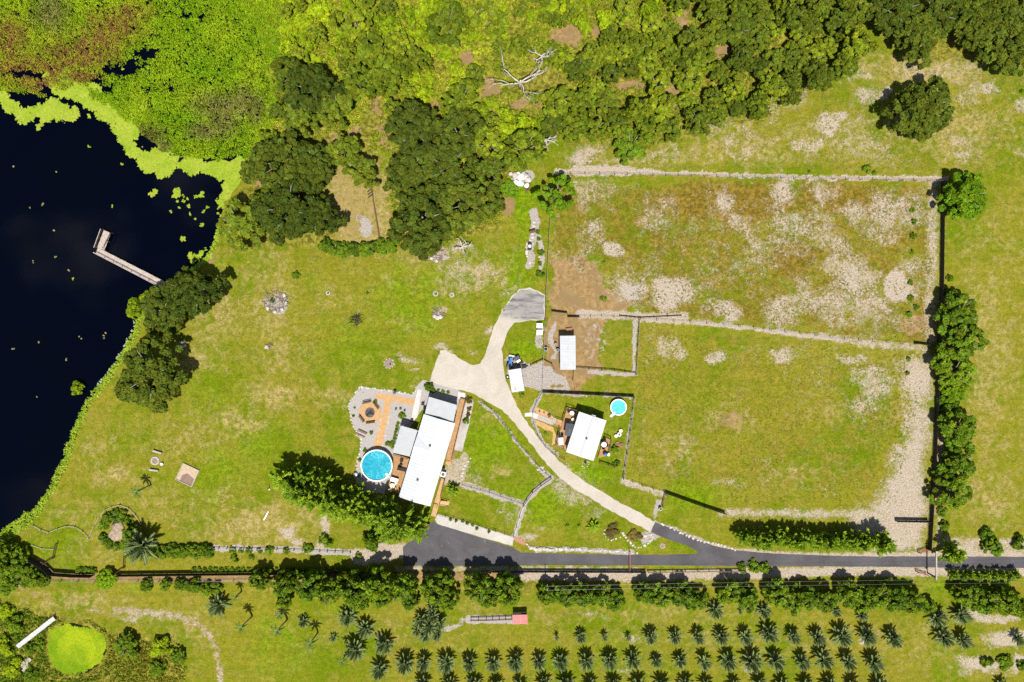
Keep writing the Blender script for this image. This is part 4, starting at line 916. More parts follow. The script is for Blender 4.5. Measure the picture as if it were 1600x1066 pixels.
for x, y, r, kd, lb in [(670, 605, 8, 'hedge', 'dense green shrub at the north corner of the main house'), (676, 611, 5, 'bush', 'small shrub leaning on the shrub at the north corner of the main house'), (628, 649, 6, 'bush', 'round dark shrub in the gravel by the concrete walk'), (608, 694, 6, 'bush', 'round dark shrub between the pool and the grey porch roof'),
                        (733, 625, 6, 'rusty', 'northmost shrub of the bed east of the deck'), (733, 639, 4.5, 'rusty', 'second shrub of the bed east of the deck'), (731, 648, 4.5, 'rusty', 'third shrub of the bed east of the deck'), (728, 658, 6, 'bush', 'green shrub at the south end of the bed east of the deck'),
                        (594, 605, 3, 'mini', ''), (685, 610, 3, 'mini', 'western tiny plant in the gravel north of the main house'), (692, 612, 3.5, 'mini', 'middle tiny plant in the gravel north of the main house'), (700, 613, 3, 'mini', 'eastern tiny plant in the gravel north of the main house'),
                        (587, 627, 3.5, 'mini', 'dark pot plant by the north bench of the octagon deck'), (580, 676, 3.5, 'mini', 'dark pot plant south of the octagon deck'), (552, 650, 2.5, 'mini', 'small plant on the west gravel rim'), (554, 637, 2.2, 'mini', 'tiny plant on the north-west gravel rim'), (570, 704, 4, 'mini', 'yellowish plant west of the large pool'), (562, 719, 3.5, 'mini', 'plant by the west side of the large pool'),
                        (961, 702, 7, 'bush', 'dark shrub in the guest house yard'), (963, 725, 6, 'bush', 'dark shrub at the south-east corner of the guest house yard'), (852, 677, 3, 'mini', 'little plant on the guest house front lawn'),
                        (858, 650, 3, 'mini', 'potted plant by the guest house walk')]:
    if lb: T(kd, x, y, r, lb, 'shrub', 'shrub')
for i, (x, y) in enumerate([(704, 812), (712, 814), (723, 815), (730, 818), (738, 821), (764, 831), (745, 826)]): T('mini', x, y, 3, '%s little plant from the west in the pale bed above the asphalt apron' % ORD[i], 'plant', 'plant', 'plants in the pale bed')
for i in range(9): T('mini', 622 - i * 1.15, 662 + i * 4.6, 3.2, '%s clipped shrub from the north along the west side of the grey porch roof' % ORD[i], 'shrub', 'shrub', 'low hedge west of the porch roof')

# ---------------------------------------------------------------- cycad palms in planted rows
rowA = [(870, 997, 5), (908, 997, 9), (945, 997, 7), (982, 997, 6), (1018, 998, 12), (1056, 998, 11), (1092, 998, 12), (1129, 998, 12), (1166, 998, 12), (1204, 994, 14), (1242, 998, 12), (1280, 999, 12), (1319, 998, 16), (1359, 998, 14), (1399, 1001, 15), (1480, 1000, 15), (1509, 1004, 14), (1594, 1001, 10)]
rowB = [(631, 1041, 15), (661, 1040, 12), (696, 1040, 14), (733, 1040, 13), (771, 1040, 13), (806, 1038, 15), (842, 1038, 13), (877, 1038, 14), (917, 1037, 13), (954, 1036, 13), (990, 1036, 13), (1026, 1036, 10), (1064, 1036, 11), (1102, 1038, 13), (1140, 1037, 15), (1177, 1037, 15), (1215, 1037, 14), (1256, 1038, 13), (1290, 1035, 16), (1328, 1037, 14), (1369, 1040, 16)]
rowC = [(x, 1076, 13) for x in (660, 702, 740, 775, 812, 850, 886, 923, 960, 999, 1036, 1073, 1106, 1150, 1190, 1225, 1262, 1300, 1337, 1379)] + [(1570, 1074, 11)]
for rw, nm in ((rowA, 'upper'), (rowB, 'middle'), (rowC, 'bottom')):
    for i, (x, y, r) in enumerate(rw):
        cycad(x, y, r, '%s spiky palm from the west in the %s planted row%s' % (ORD[i], nm, {'upper': ' nearest the lane', 'middle': '', 'bottom': ' cut by the frame'}[nm]), 'spiky palms in the %s planted row' % nm, .8 if r < 12 else 1.15)
for x, y, r, st, lb in [(339, 949, 15, .5, 'dark spiky palm alone east of the bushes below the brown fence'), (542, 966, 15, .6, 'spiky palm near the orchard, upper left of a close pair'), (569, 985, 15, .6, 'spiky palm lower right of the close pair near the orchard'), (599, 1009, 15, .7, 'spiky palm at the end of the diagonal of three'),
                        (592, 1050, 15, .9, 'spiky palm left of the middle planted row'), (473, 973, 10, .4, 'small spiky palm between two slim palms'), (520, 998, 7, .3, 'smallest spiky palm on the south lawn'), (553, 1020, 16, 1.3, 'tall dark spiky palm beside a small slim palm'),
                        (1120, 956, 13, .5, 'spiky palm below the lane fork orchard pair'), (1157, 957, 5, .3, 'tiny spiky palm between two larger ones below the orchard'), (1195, 957, 12, .5, 'spiky palm right of the tiny one below the orchard'), (1308, 958, 9, .4, 'small spiky palm below the orchard, west'), (1349, 964, 9, .4, 'small spiky palm below the orchard, east'),
                        (1468, 968, 14, .6, 'spiky palm above the pair by the pale sand patch'), (1506, 964, 14, .9, 'tall spiky palm at the left end of the pale sand strip')]:
    cycad(x, y, r, lb, 'spiky palms standing alone', st)
palm_clump(670, 979, [(-14, -8, 1.2, 1.7), (6, -15, 1.5, 1.7), (16, -3, 1.3, 1.7), (12, 13, 1.1, 1.7), (-6, 16, 1.1, 1.7), (-18, 8, 1.0, 1.6), (0, 0, 2.1, 1.9), (4, -26, 1.1, 1.4)], 'large round many-headed palm left of the short fence')
T('bush', 1543, 1035, 10, 'left dark bush on the bottom sand patch', 'bush', 'bush'); T('hedge', 1572, 1036, 13, 'right bush on the bottom sand patch', 'bush', 'bush', hs=.7); T('bush', 1598, 1040, 9, 'bush cut by the east edge at the bottom sand patch', 'bush', 'bush')
slim_palm(213, 768, 9, 3.6, 'slim curved palm on the west lawn beside the fire ring', (-.9, -.5))
slim_palm(376, 980, 10, 4.2, 'westmost slim palm of the south lawn', (-.6, -.4))
slim_palm(433, 985, 10, 4.2, 'slim palm just right of the westmost one', (-.6, -.4))
slim_palm(484, 1005, 10, 4.0, 'slim palm between the two small spiky palms', (-.4, -.3))
slim_palm(534, 1033, 8, 4.6, 'small slim palm hard left of the tall spiky palm', (-.3, -.2))
slim_palm(366, 934, 7, 3.0, 'short slim palm above the lone spiky palm', (-.2, -.1))
slim_palm(436, 960, 8, 2.5, 'short slim palm at the orchard edge', (-.2, -.1))

# ---------------------------------------------------------------- the wood: crowns told apart only by the part of the wood they stand in
HAND = [(o.location.x / S + 800, 533 - o.location.y / S) for o in SC.objects if o.get('category') in ('tree', 'bush')]
def fill(poly, kinds, n, rlo, rhi, seed, label, group, cat, name, avoid=(), dmin=0.8):
    rng = random.Random(seed); xs = [p[0] for p in poly]; ys = [p[1] for p in poly]; got = []
    pool = [(rng.uniform(min(xs), max(xs)), rng.uniform(min(ys), max(ys))) for _ in range(n * 40)]
    A = np.array(pool); ok = poly_sd(A[:, 0], A[:, 1], poly) > 0
    for (x, y), o in zip(pool, ok):
        if not o or len(got) >= n: continue
        r = rng.uniform(rlo, rhi)
        if any(math.hypot(x - a, y - b) < dmin * (r + q) for a, b, q in got): continue
        if any(math.hypot((x - a) / (c + r * .6), (y - b) / (d + r * .6)) < 1 for a, b, c, d in avoid): continue
        if any(math.hypot(x - a, y - b) < 20 for a, b in HAND): continue
        got.append((x, y, r))
    near = lambda x, y: min(LANDM, key=lambda q: math.hypot(x - q[1], y - q[2]))
    got.sort(key=lambda q: math.hypot(q[0] - near(q[0], q[1])[1], q[1] - near(q[0], q[1])[2]))
    for i, (x, y, r) in enumerate(got):
        m = near(x, y); d = ['east', 'north-east', 'north', 'north-west', 'west', 'south-west', 'south', 'south-east'][int(round(math.degrees(math.atan2(m[2] - y, x - m[1])) / 45)) % 8]
        key = (label, m[0], d); COUNT[key] = COUNT.get(key, -1) + 1
        T(kinds[i % len(kinds)], x, y, r, '%s, %s out from %s toward the %s' % (label, ORD[COUNT[key]], m[0], d), cat, name, group, hs=rng.uniform(.72, 1.45))
    return len(got)
HOLES = [(730, 90, 12, 12), (765, 135, 14, 18), (810, 165, 18, 8), (880, 55, 28, 14), (893, 70, 10, 12), (1053, 150, 12, 18), (980, 132, 28, 6), (1130, 80, 18, 8), (1070, 32, 14, 16), (930, 48, 12, 12), (555, 215, 22, 26), (590, 165, 10, 26), (600, 215, 12, 26), (680, 160, 20, 6), (830, 120, 50, 26)]
LANDM = [('the large dead tree', 812, 135), ('the oval sandy gap in the wood', 1053, 150), ('the upper sandy gap', 885, 58), ('the narrow bare strip in the wood', 980, 132), ('the sandy trail mouth', 560, 212), ('the bare gap at the top', 1070, 30), ('the short eastern bare strip', 1130, 80),
         ('the little sand gap in the scrub', 735, 95), ('the marsh corner', 445, 60), ('the east tip of the wood', 1335, 95), ('the grey-green tree bulging onto the meadow', 985, 228), ('the meadow notch by the sand track', 880, 220), ('the dark gap in the scrub', 605, 85), ('the top edge above the eastern wood', 1200, 5)]
COUNT = {}
fill([(440, -20), (700, -20), (690, 120), (600, 150), (530, 110), (450, 95)], ['scrub', 'scrub', 'wood'], 46, 10, 20, 1, 'yellow-green shrub', 'scrub beside the marsh', 'shrub', 'shrub', HOLES, .75)
fill([(690, -20), (900, -20), (890, 60), (870, 200), (800, 215), (700, 195)], ['scrub', 'wood'], 40, 10, 19, 2, 'bright scrub bush', 'scrub around the dead tree', 'shrub', 'shrub', HOLES, .78)
fill([(830, -25), (1060, -25), (1050, 60), (960, 80), (880, 120), (850, 60)], ['wood', 'scrub'], 30, 14, 24, 3, 'olive green crown', 'crowns of the upper wood', 'tree', 'tree', HOLES, .75)
fill([(880, 110), (960, 70), (1060, 60), (1140, 175), (1060, 205), (985, 220), (905, 200), (860, 200)], ['wood', 'wood', 'oak_mid'], 46, 16, 27, 4, 'mid green crown', 'crowns of the central wood', 'tree', 'tree', HOLES, .68)
fill([(1060, -25), (1345, -25), (1338, 95), (1280, 122), (1190, 182), (1140, 172), (1050, 50)], ['oak_mid', 'wood', 'oak_mid'], 54, 17, 30, 5, 'dark green crown', 'crowns of the eastern wood', 'tree', 'tree', HOLES, .66)
fill([(600, 110), (760, 180), (850, 200), (840, 250), (770, 215), (700, 170), (600, 185)], ['wood', 'scrub'], 18, 12, 20, 6, 'fresh green crown', 'crowns of the middle belt', 'tree', 'tree', HOLES, .75)
fill([(430, 100), (500, 200), (420, 225), (430, 190)], ['wood', 'oak_mid'], 8, 12, 20, 7, 'small green crown', 'crowns by the marsh', 'tree', 'tree', (), .75)
# the grey dead tree and smaller dead limbs
def dead_tree(px, py, span, seed, label, h=3.0):
    rng = random.Random(seed); t = thing('dead_tree', label, 'dead tree', P(px, py), 0, None)
    def limb(p, d, L, r, depth):
        pts = [p]; q = p
        for i in range(4):
            d = (d + Vector((rng.uniform(-.4, .4), rng.uniform(-.4, .4), rng.uniform(-.12, .2)))).normalized(); q = q + d * L / 4; pts.append(q)
        mb.tube(pts, [r * (1 - .17 * i) for i in range(5)], 5)
        if depth: 
            for i in range(3): limb(pts[rng.choice((2, 3, 4))], (d + Vector((rng.uniform(-1, 1), rng.uniform(-1, 1), rng.uniform(-.1, .4)))).normalized(), L * rng.uniform(.45, .7), r * .5, depth - 1)
    mb = MB(); mb.tube([(0, 0, -.1), (.1, .1, h * .6), (.15, .2, h)], [.3, .24, .2], 7); mb.obj('trunk', M_DEAD, t, smooth=True)
    for k in range(5):
        mb = MB(); a = k * 1.256 + rng.uniform(-.3, .3)
        limb(Vector((.12, .15, h * rng.uniform(.6, 1))), Vector((math.cos(a), math.sin(a), .35)), span * rng.uniform(.55, .8), .17, 2); mb.obj('limb', M_DEAD, t, smooth=True)
dead_tree(812, 138, 7.0, 3, 'large bleached dead tree with twisting limbs in the open scrub', 3.4)
dead_tree(852, 225, 2.6, 8, 'small bleached dead tree at the wood edge above the thin airy tree', 2.4)
dead_tree(845, 95, 2.4, 12, 'pale dead snag just right of the large dead tree', 2.0)
dead_tree(520, 922, 1.6, 15, 'little white dead tree inside the long orchard clump', 4.2)
dead_tree(722, 388, 1.8, 17, 'bare dead limbs on the lawn edge below the oak grove', 1.0)
# ---------------------------------------------------------------- materials of built things
B_WHITE = simple('white_roof', (0.398, 0.402, 0.406), 0.5, 0.03, 0.6)
B_GREYR = simple('grey_roof', (0.285, 0.29, 0.292), 0.55, 0.05, 0.8)
B_GREYS = simple('pale_grey_sheet', (0.345, 0.355, 0.36), 0.5, 0.06, 0.8)
B_WALL = simple('pale_siding', (0.55, 0.53, 0.48), 0.8, 0.06, 1.0)
B_TRIM = simple('white_trim', (0.75, 0.75, 0.73), 0.6, 0.04)
B_DARK = simple('dark_vent', (0.06, 0.06, 0.065), 0.7, 0.2)
B_GLASS = simple('window_glass', (0.03, 0.04, 0.05), 0.08, 0.1, 1.0, spec=0.6)
B_DECK = simple('deck_wood', (0.33, 0.185, 0.075), 0.8, 0.18, 2.2)
B_DECKL = simple('tan_boards', (0.41, 0.25, 0.11), 0.85, 0.1, 2.0)
B_RAIL = simple('brown_rail', (0.11, 0.06, 0.03), 0.85, 0.25, 3.0)
B_POST = simple('fence_wood', (0.24, 0.18, 0.135), 0.9, 0.3, 4.0)
B_PALE = simple('weathered_wood', (0.3, 0.255, 0.21), 0.9, 0.2, 3.0)
B_BLACK = simple('black_boards', (0.02, 0.017, 0.015), 0.8, 0.3, 3.0)
B_WIRE = simple('wire', (0.2, 0.19, 0.18), 0.5, 0.1, 2.0, 0.6)
B_RED = simple('red_paint', (0.3, 0.035, 0.035), 0.6, 0.2, 4.0)
B_REDR = simple('red_sheet_roof', (0.42, 0.11, 0.1), 0.6, 0.12, 2.0)
B_RUST = simple('rusty_gate', (0.24, 0.1, 0.05), 0.8, 0.25, 4.0)
B_STONE = simple('pale_stone', (0.4, 0.37, 0.32), 0.9, 0.25, 3.0, bump=0.5)
B_GRAVEL = simple('grey_gravel', (0.275, 0.25, 0.228), 1.0, 0.22, 6.0, bump=0.6)
B_CONC = simple('concrete', (0.42, 0.39, 0.36), 0.9, 0.12, 1.2)
B_TANP = simple('tan_path', (0.36, 0.215, 0.095), 1.0, 0.1, 1.5)
B_METAL = simple('metal_grey', (0.38, 0.39, 0.4), 0.4, 0.1, 2.0, 0.4)
B_BLUE = simple('blue_paint', (0.02, 0.12, 0.3), 0.4, 0.1)
B_RUBBER = simple('rubber', (0.02, 0.02, 0.02), 0.9, 0.2)
B_CANVAS = simple('charcoal_canvas', (0.06, 0.065, 0.07), 0.9, 0.15)
B_DOCK = simple('dock_boards', (0.33, 0.275, 0.235), 0.9, 0.2, 3.0)
B_SANDB = simple('sand_box_sand', (0.34, 0.26, 0.17), 1.0, 0.12, 2.0)
B_BRICK = simple('red_brick', (0.3, 0.14, 0.1), 0.9, 0.25, 4.0)
B_CREAM = simple('cream_cloth', (0.55, 0.48, 0.33), 0.9, 0.1)
B_ASH = simple('ash', (0.1, 0.09, 0.085), 1.0, 0.4, 5.0)
B_BRUSH = simple('brushwood', (0.19, 0.14, 0.105), 0.95, 0.35, 5.0)

def frame(px, py, z, deg):
    o = P(px, py, z); o.z = 0; a = R(deg); c, s = math.cos(a), math.sin(a)
    def loc(qx, qy, qz=0.0):
        d = P(qx, qy, qz) - o; return Vector((d.x * c + d.y * s, -d.x * s + d.y * c, qz))
    return o, a, loc
def slope_panel(name, parent, mat, x0, x1, y0, y1, z0, z1, th=0.09, ribs=0):
    """one roof slope: x0 at height z0, x1 at height z1"""
    mb = MB()
    mb.add([(x0, y0, z0), (x1, y0, z1), (x1, y1, z1), (x0, y1, z0), (x0, y0, z0 - th), (x1, y0, z1 - th), (x1, y1, z1 - th), (x0, y1, z0 - th)],
           [(0, 1, 2, 3), (7, 6, 5, 4), (0, 4, 5, 1), (1, 5, 6, 2), (2, 6, 7, 3), (3, 7, 4, 0)])
    for i in range(ribs):
        y = y0 + (y1 - y0) * (i + .5) / ribs
        mb.beam((x0, y, z0 + .012), (x1, y, z1 + .012), .05, .03)
    m = mb.mesh(name, mat); bm = bmesh.new(); bm.from_mesh(m); bmesh.ops.recalc_face_normals(bm, faces=bm.faces[:]); bm.to_mesh(m); bm.free()
    return put(name, m, parent)
def vent(parent, x, y, z):
    mb = MB(); mb.lathe([(0.0, .34), (0.2, .3), (.22, .2), (.1, .18), (.1, 0)], (x, y, z), 10); mb.obj('roof_vent', B_DARK, parent)
def window(parent, x, y, z, w, h, ax):
    """on a wall facing +-x (ax='x') or +-y"""
    d = (.07, w, h) if ax == 'x' else (w, .07, h); f = MB().box((x, y, z), d).obj('window', B_TRIM, parent)
    sx = .025 * (1 if x > 0 else -1) if ax == 'x' else 0; sy = .025 * (1 if y > 0 else -1) if ax == 'y' else 0
    MB().box((x + sx, y + sy, z), (d[0] * (1 if ax == 'x' else .84), d[1] * (1 if ax == 'y' else .84), h * .86)).obj('pane', B_GLASS, f)
def decking(parent, poly, z, mat, deg=0.0, w=0.14, gap=0.012, joist=True):
    """planks clipped to a convex outline, one joined part: single boards are about a pixel wide"""
    a = R(deg); c, s = math.cos(a), math.sin(a)
    q = [(x * c + y * s, -x * s + y * c) for x, y in poly]; mb = MB()
    y0 = min(p[1] for p in q); y1 = max(p[1] for p in q); n = int((y1 - y0) / w)
    for i in range(n):
        ys = (y0 + i * w + gap, y0 + (i + 1) * w - gap); xs = []
        for yy in ys:
            xx = [e[0] + (f[0] - e[0]) * (yy - e[1]) / (f[1] - e[1]) for e, f in zip(q, q[1:] + q[:1]) if (e[1] > yy) != (f[1] > yy)]
            if len(xx) < 2: xx = [0, 0]
            xs.append((min(xx), max(xx)))
        v = [(xs[0][0], ys[0]), (xs[0][1], ys[0]), (xs[1][1], ys[1]), (xs[1][0], ys[1])]
        mb.prism([(x * c - y * s, x * s + y * c) for x, y in v], z - .035, z + .004 * ((i * 5) % 3))
    mb.obj('decking', mat, parent, kind='stuff')
    if joist: MB().prism([(x * .985, y * .985) for x, y in poly], max(.01, z - .22), z - .05).obj('joist_frame', B_RAIL, parent)
def railing(parent, pts, z, h=0.95, mat=None, sp=1.4):
    mat = mat or B_RAIL
    pm = MB().box((0, 0, h / 2), (.09, .09, h)).mesh('railing_post', mat)
    for a, b in zip(pts[:-1], pts[1:]):
        a = Vector((*a, z)); b = Vector((*b, z)); L = (b - a).length; k = max(1, round(L / sp))
        for i in range(k + 1): put('railing_post', pm, parent, a.lerp(b, i / k))
        MB().beam(a + Vector((0, 0, h + .02)), b + Vector((0, 0, h + .02)), .1, .04).obj('handrail', mat, parent)
        MB().beam(a + Vector((0, 0, h * .5)), b + Vector((0, 0, h * .5)), .035, .07).obj('rail', mat, parent)

# ---------------------------------------------------------------- main house
ZR = 3.1
o_, a_, HL = frame(667.05, 719.3, ZR, -16.7)
house = thing('main_house', 'long white-roofed main house with two grey porch roofs beside the large pool', 'house', o_, a_)
hw, hl = 3.14, 8.27
MB().box((0, 0, 1.5), (2 * hw - .5, 2 * hl - .5, 2.8)).obj('wall', B_WALL, house)
slope_panel('roof', house, B_WHITE, -hw, 0.0, -hl, hl, ZR - .1, ZR + .42, ribs=27)
slope_panel('roof', house, B_WHITE, hw, 0.0, -hl, hl, ZR - .1, ZR + .42, ribs=27)
MB().box((0, 0, ZR + .43), (.16, 2 * hl, .035)).obj('ridge_cap', B_GREYS, house)
for sy in (-1, 1):   # gable ends
    y = sy * (hl - .27); MB().add([(-hw + .25, y, 2.85), (hw - .25, y, 2.85), (0, y, ZR + .33), (-hw + .25, y - sy * .1, 2.85), (hw - .25, y - sy * .1, 2.85), (0, y - sy * .1, ZR + .33)], [(0, 1, 2), (3, 5, 4), (0, 3, 4, 1), (1, 4, 5, 2), (2, 5, 3, 0)]).obj('gable', B_WALL, house)
g0 = HL(652.5, 681, ZR); gm_ = HL(646, 696.3, ZR); ga = HL(664, 700.6, ZR)
yc = gm_.y; hy = g0.y - yc
mb = MB(); zt = ZR + .42
mb.add([(-hw - .02, yc + hy, ZR - .06), (-hw - .02, yc, zt + .02), (-.1, yc, zt + .02), (-hw - .02, yc - hy, ZR - .06)], [(0, 1, 2), (1, 3, 2), (0, 3, 1)])
mb.obj('cross_gable', B_WHITE, house)
vent(house, -.2, 2.9, ZR + .4); vent(house, -.6, -4.0, ZR + .33)
for y in (-6, -3.5, 2.4, 5.6): window(house, hw - .25, y, 1.9, 1.1, 1.0, 'x')
for y in (-6, -3.2, -.4): window(house, -hw + .25, y, 1.9, 1.1, 1.0, 'x')
dd = MB().box((hw - .23, -.6, 1.35), (.06, .95, 2.05)).obj('door', B_TRIM, house); MB().box((hw - .17, -.25, 1.3), (.06, .1, .06)).obj('handle', B_METAL, dd)
def porch(name, corners, z, mat, fall=0.12):
    c = [HL(x, y, z) for x, y in corners]; mb = MB()
    zz = [z, z, z - fall, z - fall]
    mb.v = [(p.x, p.y, q) for p, q in zip(c, zz)] + [(p.x, p.y, q - .1) for p, q in zip(c, zz)]
    mb.f = [(3, 2, 1, 0), (4, 5, 6, 7), (0, 1, 5, 4), (1, 2, 6, 5), (2, 3, 7, 6), (3, 0, 4, 7)]
    m = mb.mesh(name, mat); bm = bmesh.new(); bm.from_mesh(m); bmesh.ops.recalc_face_normals(bm, faces=bm.faces[:]); bm.to_mesh(m); bm.free()
    r = put(name, m, house)
    for p in c: 
        q = p * .96; MB().box((q.x, q.y, z / 2 - .12), (.12, .12, z - .26)).obj('porch_post', B_TRIM, house)
porch('porch_roof', [(670, 620), (713.8, 633), (708.6, 659), (663.8, 646.3)], 2.85, B_GREYR)
porch('porch_roof', [(626, 665), (652.5, 672.6), (640, 713.7), (613.8, 707.5)], 2.75, B_GREYR)
cc = [HL(x, y, 1.4) for x, y in [(672, 623), (711, 635), (707, 657), (666, 645)]]
MB().prism([(p.x * .985, p.y * .99) for p in cc], .15, 2.6).obj('porch_room', B_WALL, house)
cc = [HL(x, y, 1.4) for x, y in [(629, 669), (651, 675), (640, 709), (617, 704)]]
MB().prism([(p.x, p.y) for p in cc], .15, 2.5).obj('porch_room', B_WALL, house)

def deck(name, label, corners, z, deg, rails=(), mat=None, steps=None):
    cx = sum(c[0] for c in corners) / len(corners); cy = sum(c[1] for c in corners) / len(corners)
    o, a, L = frame(cx, cy, z, deg); t = thing(name, label, 'deck', o, a)
    q = [L(x, y, z) for x, y in corners]; decking(t, [(p.x, p.y) for p in q], z, mat or B_DECK, 90 if name == 'side_deck' else 0)
    for r in rails: railing(t, [tuple(L(x, y, z))[:2] for x, y in r], z)
    return t, L
dE, L_ = deck('side_deck', 'long narrow brown deck along the east side of the main house', [(719, 622), (728, 624.5), (705.5, 721), (696.5, 718)], .6, -16.7, [[(727.3, 627), (705.8, 718)]])
for i in range(3): MB().box((0.5, -6.4 - i * .28, .45 - i * .17), (1.1, .28, .16)).obj('step', B_DECK, dE)
dS, LS = deck('side_deck', 'orange-brown lower deck at the south-east corner of the main house', [(689, 747), (695.5, 749), (681, 808), (673, 806)], .5, -16.7, [[(695, 750), (688.5, 777)]], B_DECKL)
st = thing('stairs', 'curved wooden steps leaving the lower deck towards the lawn', 'steps', P(692, 786), R(-16.7))
for i in range(4): MB().box((-.3 + i * .42, .1 * i * i * .3, .42 - i * .12), (.44, 1.0, .08)).obj('tread', B_DECKL, st)
for sy in (-1, 1): MB().beam((-.5, sy * .55, .9), (1.2, sy * .55 + .2, .5), .07, .07).obj('handrail', B_RAIL, st)
st = thing('deck_step', 'small square step box on the lower deck of the main house', 'step', P(681, 789), R(-16.7)); mb = MB().box((0, 0, .62), (.7, .7, .22)); mb.obj('box', B_DECK, st)
for sx in (-1, 1): MB().box((sx * .36, 0, .66), (.05, .76, .3)).obj('side_board', B_RAIL, st)
dP, LP_ = deck('pool_deck', 'brown pool deck between the large pool and the main house', [(614.5, 708.5), (640, 716), (625, 772), (603, 765), (612, 745), (615, 728)], .75, -16.7, [[(615.5, 709.5), (638, 716)]])
ac = thing('air_conditioner', 'pale air conditioning unit beside the east wall of the main house', 'air conditioner', P(692.5, 741, .5).xy.to_3d(), R(-16.7))
MB().box((0, 0, .45), (.85, .95, .8)).obj('casing', B_METAL, ac); MB().lathe([(.0, .03), (.3, .03), (.34, 0)], (0, 0, .86), 12).obj('fan_grille', B_DARK, ac); MB().box((0, 0, .03), (1, 1.1, .06)).obj('pad', B_CONC, ac)
bx_ = thing('meter_box', 'small black box next to the air conditioner', 'box', P(693, 732.5), R(-16.7)); MB().box((0, 0, .4), (.5, .5, .8)).obj('body', B_DARK, bx_); MB().box((0, 0, .82), (.56, .56, .05)).obj('lid', B_BLACK, bx_)

# chairs, loungers, tables (small, but with their own parts)
def chair(px, py, rz, z, label, mat, group=None):
    t = thing('patio_chair', label, 'chair', P(px, py, z), rz, group)
    MB().box((0, 0, .42), (.55, .52, .06)).obj('seat', mat, t); MB().box((-.27, 0, .72), (.07, .52, .55), ry=-.15).obj('backrest', mat, t)
    lm = MB().box((0, 0, .2), (.05, .05, .4)).mesh('leg', mat)
    for x in (-.23, .23):
        for y in (-.22, .22): put('leg', lm, t, (x, y, 0))
    return t
def round_table(px, py, r, z, label, mat, h=.72):
    t = thing('round_table', label, 'table', P(px, py, z))
    MB().lathe([(0, h), (r, h), (r, h - .05), (0, h - .05)], n=16).obj('table_top', mat, t); MB().lathe([(.06, h - .05), (.06, .05), (r * .5, .03), (r * .5, 0)], n=10).obj('pedestal', B_DARK, t)
def lounger(px, py, rz, z, label, mat):
    t = thing('sun_lounger', label, 'sun lounger', P(px, py, z), rz)
    MB().box((.3, 0, .32), (1.2, .62, .07)).obj('seat', mat, t); MB().box((-.62, 0, .52), (.75, .62, .07), ry=.55).obj('backrest', mat, t)
    lm = MB().box((0, 0, .15), (.06, .06, .3)).mesh('leg', mat)
    for x in (-.25, .8):
        for y in (-.27, .27): put('leg', lm, t, (x, y, 0))
lounger(629, 733, R(-15), .75, 'black sun lounger on the pool deck by the house wall', B_BLACK)
round_table(628, 719.5, .35, .75, 'small dark round table on the pool deck', B_BLACK, .5)
chair(626.5, 727, 1.2, .75, 'small dark chair on the pool deck next to the lounger', B_BLACK)
round_table(614, 758, .5, .75, 'pale round table at the shady south end of the pool deck', B_CREAM)
chair(619, 752, 2.0, .75, 'grey chair north of the pale round table', B_METAL); chair(611, 765, -1.0, .75, 'pale chair south of the pale round table', B_CREAM); chair(617, 763, -.2, .75, 'tan chair east of the pale round table', B_DECKL)
gl = thing('glass_table', 'grey rectangular table on the pool deck near the south corner', 'table', P(617, 749, .75), R(-16.7)); MB().box((0, 0, .7), (1.5, .8, .05)).obj('table_top', B_METAL, gl)
lm = MB().box((0, 0, .34), (.06, .06, .68)).mesh('leg', B_DARK)
for x in (-.65, .65):
    for y in (-.32, .32): put('leg', lm, gl, (x, y, 0))
fl = thing('pool_filter', 'round white pool pump and filter near the windbreak', 'pool filter', P(556.5, 741)); MB().lathe([(.36, 0), (.38, .5), (.33, .75), (.12, .85), (0, .86)], n=14).obj('tank', B_TRIM, fl); MB().lathe([(.46, 0), (.46, .06), (0, .06)], n=14).obj('pad', B_CONC, fl)
MB().tube([(.3, -.1, .2), (.9, -.6, .08), (1.6, -.7, .06), (2.4, -.3, .3)], .06, 6).obj('hose', B_TRIM, fl); MB().box((.7, -.3, .18), (.6, .3, .3)).obj('pump', B_DARK, fl)

# pools
def caustic_water(name, a, b_, sc):
    m, n, l, b = new_mat(name); co = nd(n, 'ShaderNodeTexCoord').outputs['Object']
    vo = nd(n, 'ShaderNodeTexVoronoi', feature='DISTANCE_TO_EDGE'); vo.inputs['Scale'].default_value = sc
    wp = mixc(n, l, 0.35, co, noise_node(n, l, 1.2, 3, .5, 0, co)); l.new(wp, vo.inputs['Vector'])
    f = math_n(n, l, 'MULTIPLY', ramp01(n, l, vo.outputs['Distance'], .16, 0.0), ramp01(n, l, noise_node(n, l, .5, 3, .6, .3, co), .38, .62))  # caustic light network painted into the water colour along the cell edges
    c = mixc(n, l, ramp01(n, l, noise_node(n, l, 1.6, 4, .6, .4, co), .35, .65), a, tuple(min(1, q * 1.35) for q in a)); c = mixc(n, l, f, c, b_)
    l.new(c, b.inputs['Base Color']); b.inputs['Roughness'].default_value = 0.08; b.inputs['IOR'].default_value = 1.33
    bp = nd(n, 'ShaderNodeBump'); bp.inputs['Strength'].default_value = .12; bp.inputs['Distance'].default_value = .05; l.new(noise_node(n, l, 3, 3, .5, .3, co), bp.inputs['Height']); l.new(bp.outputs[0], b.inputs['Normal'])
    return m
